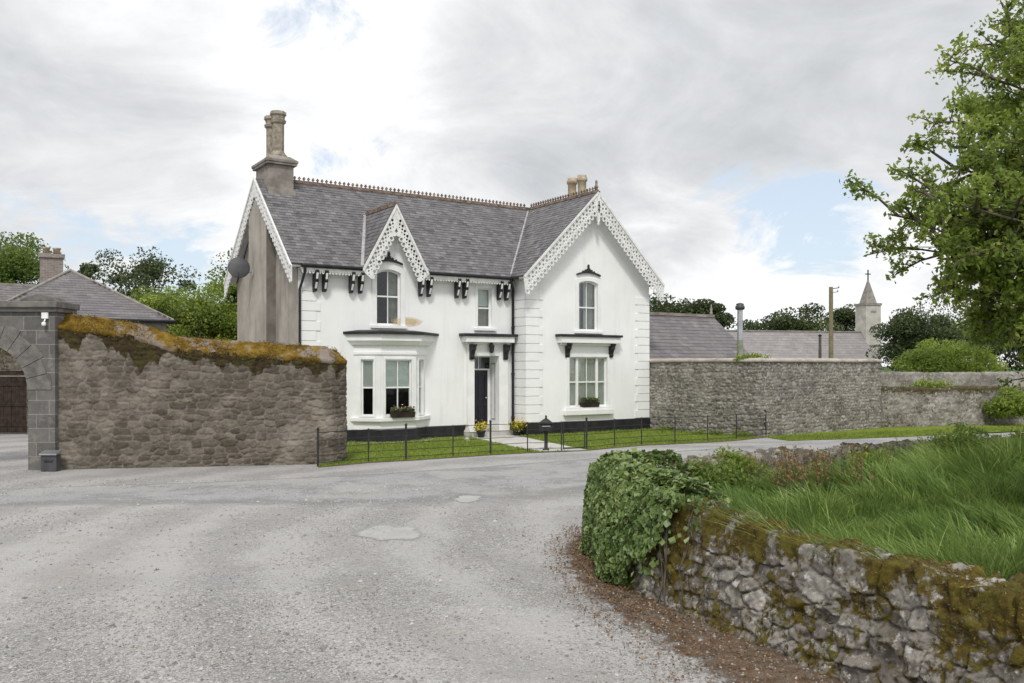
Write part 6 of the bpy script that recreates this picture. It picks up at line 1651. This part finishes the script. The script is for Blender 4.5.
# ivy over the wall corner
def ivy():
    r = np.random.default_rng(31)
    t = thing('ivy', 'glossy green ivy smothering the rounded end of the low foreground wall', 'ivy', (1.3, 11.2, 0))
    pts, s = resample(near_path[:8], 0.05); tn = np.gradient(pts, axis=0); tn /= np.linalg.norm(tn, axis=1, keepdims=True); nr = np.stack([tn[:, 1], -tn[:, 0]], 1)
    smax = s[-1]; C = []; ND = []
    N = 17000
    for _ in range(N*3):
        if len(C) >= N: break
        x = r.random()*min(smax, 5.1); i = min(int(x/(s[1]-s[0])), len(pts)-1); p = pts[i]; n2 = nr[i]
        u = r.random()
        # coverage: full until the corner, hanging in a ragged diagonal beyond it
        xc = 3.45
        if u < 0.62:
            z = 0.03+1.16*r.random()
            lim = 0.0 if x < xc else (x-xc)*1.05+0.12*math.sin(x*9)
            if z < lim and not (x < 5.0 and r.random() < 0.05 and z > lim-0.45): continue
            bul = 0.03+0.19*fbm(np.array([x*2.5]), np.array([z*2.5]), 3, 3)[0]+0.07*math.sin(math.pi*min(1, z/1.2))
            if r.random() < 0.3: bul *= r.random()
            C.append((p[0]+n2[0]*(bul-0.10*z), p[1]+n2[1]*(bul-0.10*z), z)); ND.append((n2[0], n2[1], 0.25))
        else:
            if x > xc+0.6+0.2*math.sin(x*11): continue
            w_ = r.random()*0.75; z = 1.10+0.14*math.sin(math.pi*min(1, w_/0.6))+0.12*fbm(np.array([x*3]), np.array([w_*3]), 4, 3)[0]-0.25*max(0, w_-0.5)
            C.append((p[0]-n2[0]*(w_+0.02), p[1]-n2[1]*(w_+0.02), z+r.normal(0, 0.02))); ND.append((n2[0]*0.2, n2[1]*0.2, 1))
    C = np.array(C); ND = np.array(ND)
    tn_ = np.clip(0.0+0.8*fbm(C[:, 0]*2.5+C[:, 1]*2.5, C[:, 2]*2.8, 6, 3)+0.10*(C[:, 2]>1.1)+r.normal(0, 0.24, len(C)), 0, 1)
    leaf_obj('foliage', C, 0.068, MT['ivy'], t, tn_, n_dir=ND, up=0.05, aspect=0.95, fold=0.10, jit=0.6, r=r)
    st_ = MB()
    for k_ in range(26):
        i = int(r.random()*len(pts)*0.55); p = pts[i]; n2 = nr[i]; q = []
        for j in range(6):
            z = 0.02+j*0.22; q.append(Vector((p[0]+n2[0]*(0.08-0.10*z)+r.normal(0, 0.03)-1.3, p[1]+n2[1]*(0.08-0.10*z)+r.normal(0, 0.03)-11.2, z)))
        st_.tube(q, 0.009, 5)
    st_.build('stems', MT['bark'], t)
ivy()
# plants among the grass: rusty dock stems and a leafy weed by the far wall
def stem_clump(name, label, c, n, h, mat, leafmat, seed, spread=0.5):
    r = np.random.default_rng(seed); t = thing(name, label, 'plant', (c[0], c[1], float(plot_z(np.array([c[0]]), np.array([c[1]]))[0])))
    s_ = MB(); C = []
    for i in range(n):
        a = Vector((r.normal(0, spread), r.normal(0, spread*0.6), 0)); b_ = a+Vector((r.normal(-0.05, 0.1), r.normal(0, 0.1), h*(0.7+0.5*r.random())))
        s_.tube([a, a.lerp(b_, 0.5)+Vector((0.02, 0, 0)), b_], [0.006, 0.005, 0.003], 4, caps=False)
        for k_ in range(14): C.append(np.array(a.lerp(b_, 0.35+0.65*r.random()))+r.normal(0, 0.03, 3))
    s_.build('stem', MT['bark'], t)
    leaf_obj('foliage', np.array(C)+np.array(t.location), 0.05, leafmat, t, r=r)
stem_clump('dock_plant', 'rust brown dry dock stems standing in the long grass', (4.25, 12.6), 60, 0.62, None, MT['rusty_blade'], 301, 0.48)
stem_clump('tall_weed', 'bright green leafy weeds growing against the far low wall', (8.9, 17.2), 60, 0.66, None, MT['leafE'], 302, 0.7)

for i, (x, y, sx, h, mt, lb) in enumerate((
        (7.6, 14.6, 0.55, 0.42, 'leafB', 'mound of green weeds in the middle of the long grass'), (9.4, 15.8, 0.7, 0.5, 'leafE', 'bright mound of weeds at the back of the grass plot'),
        (6.3, 15.2, 0.4, 0.30, 'leafE', 'small light green weed clump by the far low wall'), (2.9, 12.6, 0.5, 0.26, 'leafB', 'low leafy weeds spreading behind the ivy'),
        (8.6, 12.4, 0.5, 0.36, 'leafB', 'weed mound near the right edge of the grass plot'), (3.6, 14.4, 0.35, 0.22, 'leafA', 'low weed tucked under the near end of the far low wall'))):
    zb = float(plot_z(np.array([x]), np.array([y]))[0]); bush('tall_weed', lb, (x, y, zb+0.22), (sx, sx*0.8, h+0.12), 2600, 0.06, MT[mt], 320+i, 'leafy weeds in the grass plot', 30, 0.10)

# ------------------------------------------------------------------ light, sky
SUN_EL, SUN_AZ = R(50), R(182)   # compass bearing of the sun, clockwise from +Y
scene.world = bpy.data.worlds.new('World'); wd = scene.world; wd.use_nodes = True
nt = wd.node_tree; bg = nt.nodes['Background']; bg.inputs['Strength'].default_value = 0.082
sky = nt.nodes.new('ShaderNodeTexSky'); sky.sky_type = 'NISHITA'; sky.sun_disc = False; sky.sun_elevation = SUN_EL; sky.sun_rotation = SUN_AZ
sky.air_density = 1.0; sky.dust_density = 1.5
def wn(t, **kw):
    n_ = nt.nodes.new(t)
    for k_, v in kw.items(): setattr(n_, k_, v)
    return n_
lk = nt.links.new
def wmath(op, a, b=0.0, clamp=False):
    n_ = wn('ShaderNodeMath', operation=op); n_.use_clamp = clamp
    for i, v in enumerate((a, b)):
        if isinstance(v, (int, float)): n_.inputs[i].default_value = v
        else: lk(v, n_.inputs[i])
    return n_.outputs[0]
tc = wn('ShaderNodeTexCoord'); sep = wn('ShaderNodeSeparateXYZ'); lk(tc.outputs['Generated'], sep.inputs[0])
zz = wmath('ADD', wmath('MAXIMUM', sep.outputs[2], 0.0), 0.34)
cmb = wn('ShaderNodeCombineXYZ'); lk(wmath('DIVIDE', sep.outputs[0], zz), cmb.inputs[0]); lk(wmath('DIVIDE', sep.outputs[1], zz), cmb.inputs[1])
def wnoise(scale, detail, rough, loc=(0, 0, 0), dist=0.0):
    mp = wn('ShaderNodeMapping'); mp.inputs['Location'].default_value = loc; lk(cmb.outputs[0], mp.inputs['Vector'])
    n_ = wn('ShaderNodeTexNoise'); n_.inputs['Scale'].default_value = scale; n_.inputs['Detail'].default_value = detail; n_.inputs['Roughness'].default_value = rough; n_.inputs['Distortion'].default_value = dist
    lk(mp.outputs[0], n_.inputs['Vector']); return n_.outputs['Fac']
def wramp(f, stops):
    n_ = wn('ShaderNodeValToRGB'); cr = n_.color_ramp
    while len(cr.elements) < len(stops): cr.elements.new(0.5)
    for e, (p, c) in zip(cr.elements, stops):
        e.position = p; c = c if isinstance(c, tuple) else (c, c, c); e.color = (*c, 1)
    lk(f, n_.inputs['Fac']); return n_.outputs['Color']
def wmix(a, b, f):
    n_ = wn('ShaderNodeMix'); n_.data_type = 'RGBA'
    for s_, v in ((n_.inputs[6], a), (n_.inputs[7], b)):
        if isinstance(v, tuple): s_.default_value = (*v, 1)
        else: lk(v, s_)
    lk(f, n_.inputs[0]); return n_.outputs[2]
def wblob(px, py, rad_px, amp, sx=1.0):
    """a soft patch of the sky around one compass direction"""
    d = Vector(((px-CX)/FPX, 1.0, (HY-py)/FPX)).normalized()
    n_ = wn('ShaderNodeVectorMath', operation='DOT_PRODUCT'); lk(tc.outputs['Generated'], n_.inputs[0]); n_.inputs[1].default_value = d
    m_ = wn('ShaderNodeMapRange'); m_.interpolation_type = 'SMOOTHSTEP'; lk(n_.outputs['Value'], m_.inputs[0])
    m_.inputs[1].default_value = math.cos(rad_px/FPX); m_.inputs[2].default_value = 1.0; m_.inputs[3].default_value = 0.0; m_.inputs[4].default_value = amp
    return m_.outputs[0]
def wsum(l):
    o = l[0]
    for x in l[1:]: o = wmath('ADD', o, x)
    return o
body = wnoise(1.6, 9, 0.60, (0.35, 0.9, 0), 0.25)
fine = wnoise(3.0, 12, 0.70, (1.1, 7.3, 0), 0.5)
shade = wnoise(1.5, 9, 0.62, (4.2, 1.3, 0), 0.3)
grey = wsum([wblob(620, 115, 230, 0.20), wblob(430, 70, 190, 0.06), wblob(800, 90, 220, 0.16), wblob(520, 350, 120, -0.05), wblob(40, 70, 260, 0.19), wblob(120, 190, 160, 0.07), wblob(930, 60, 180, 0.18), wblob(330, 110, 150, -0.12), wblob(720, 265, 200, -0.12), wblob(860, 150, 120, -0.06), wblob(240, 260, 150, -0.10), wblob(560, 180, 90, 0.08)])
def amp_(x, g): return wmath('ADD', wmath('MULTIPLY', wmath('SUBTRACT', x, 0.5), g), 0.5)
midn = wnoise(2.6, 12, 0.62, (6.3, 2.2, 0), 0.6)
sh = wmath('ADD', amp_(wmath('ADD', wmath('MULTIPLY', shade, 0.45), wmath('MULTIPLY', midn, 0.55)), 1.5), grey)
ccol = wramp(sh, [(0.34, (9.0, 9.05, 9.1)), (0.50, (8.3, 8.35, 8.45)), (0.62, (7.0, 7.1, 7.25)), (0.74, (6.0, 6.15, 6.3)), (0.90, (5.0, 5.15, 5.35))])
holes = wsum([wblob(325, 45, 75, 0.20), wblob(352, 136, 70, 0.22), wblob(850, 198, 90, 0.24), wblob(805, 235, 90, 0.20), wblob(500, 188, 60, 0.20), wblob(130, 292, 130, 0.26), wblob(215, 270, 70, 0.2), wblob(1005, 290, 90, 0.10), wblob(720, 205, 60, 0.20)])
cv_ = wmath('SUBTRACT', amp_(wmath('ADD', wmath('MULTIPLY', body, 0.35), wmath('MULTIPLY', fine, 0.65)), 2.3), holes)
cov = wramp(cv_, [(0.12, 0.0), (0.30, 1.0)])
skyb = wn('ShaderNodeMix'); skyb.data_type = 'RGBA'; skyb.blend_type = 'MIX'; skyb.inputs[0].default_value = 0.55; lk(sky.outputs[0], skyb.inputs[6]); skyb.inputs[7].default_value = (7.5, 8.3, 9.3, 1)
lk(wmix(skyb.outputs[2], ccol, cov), bg.inputs['Color'])
sun = bpy.data.lights.new('sun', 'SUN'); sun.energy = 1.5; sun.angle = R(10); sun.color = (1.0, 0.965, 0.91)
so = bpy.data.objects.new('sun', sun); COL.objects.link(so)
dirv = Vector((math.sin(SUN_AZ)*math.cos(SUN_EL), math.cos(SUN_AZ)*math.cos(SUN_EL), math.sin(SUN_EL)))
so.rotation_euler = (-dirv).to_track_quat('-Z', 'Y').to_euler(); so.location = (-10, -10, 30)

# ------------------------------------------------------------------ camera
cam = bpy.data.cameras.new('camera'); cam.sensor_width = 36.0; cam.lens = FPX/1024*36.0; cam.clip_end = 3000; cam.clip_start = 0.1
cam.shift_y = (HY-341.5)/1024.0
co = bpy.data.objects.new('camera', cam); COL.objects.link(co); co.location = (0, 0, EYE); co.rotation_euler = (R(90), 0, 0)
scene.camera = co
scene.view_settings.view_transform = 'Standard'; scene.view_settings.look = 'None'; scene.view_settings.exposure = 0.56; scene.view_settings.gamma = 1.0
scene.render.engine = 'CYCLES'
scene.cycles.use_denoising = True
scene.cycles.max_bounces = 6; scene.cycles.transparent_max_bounces = 8
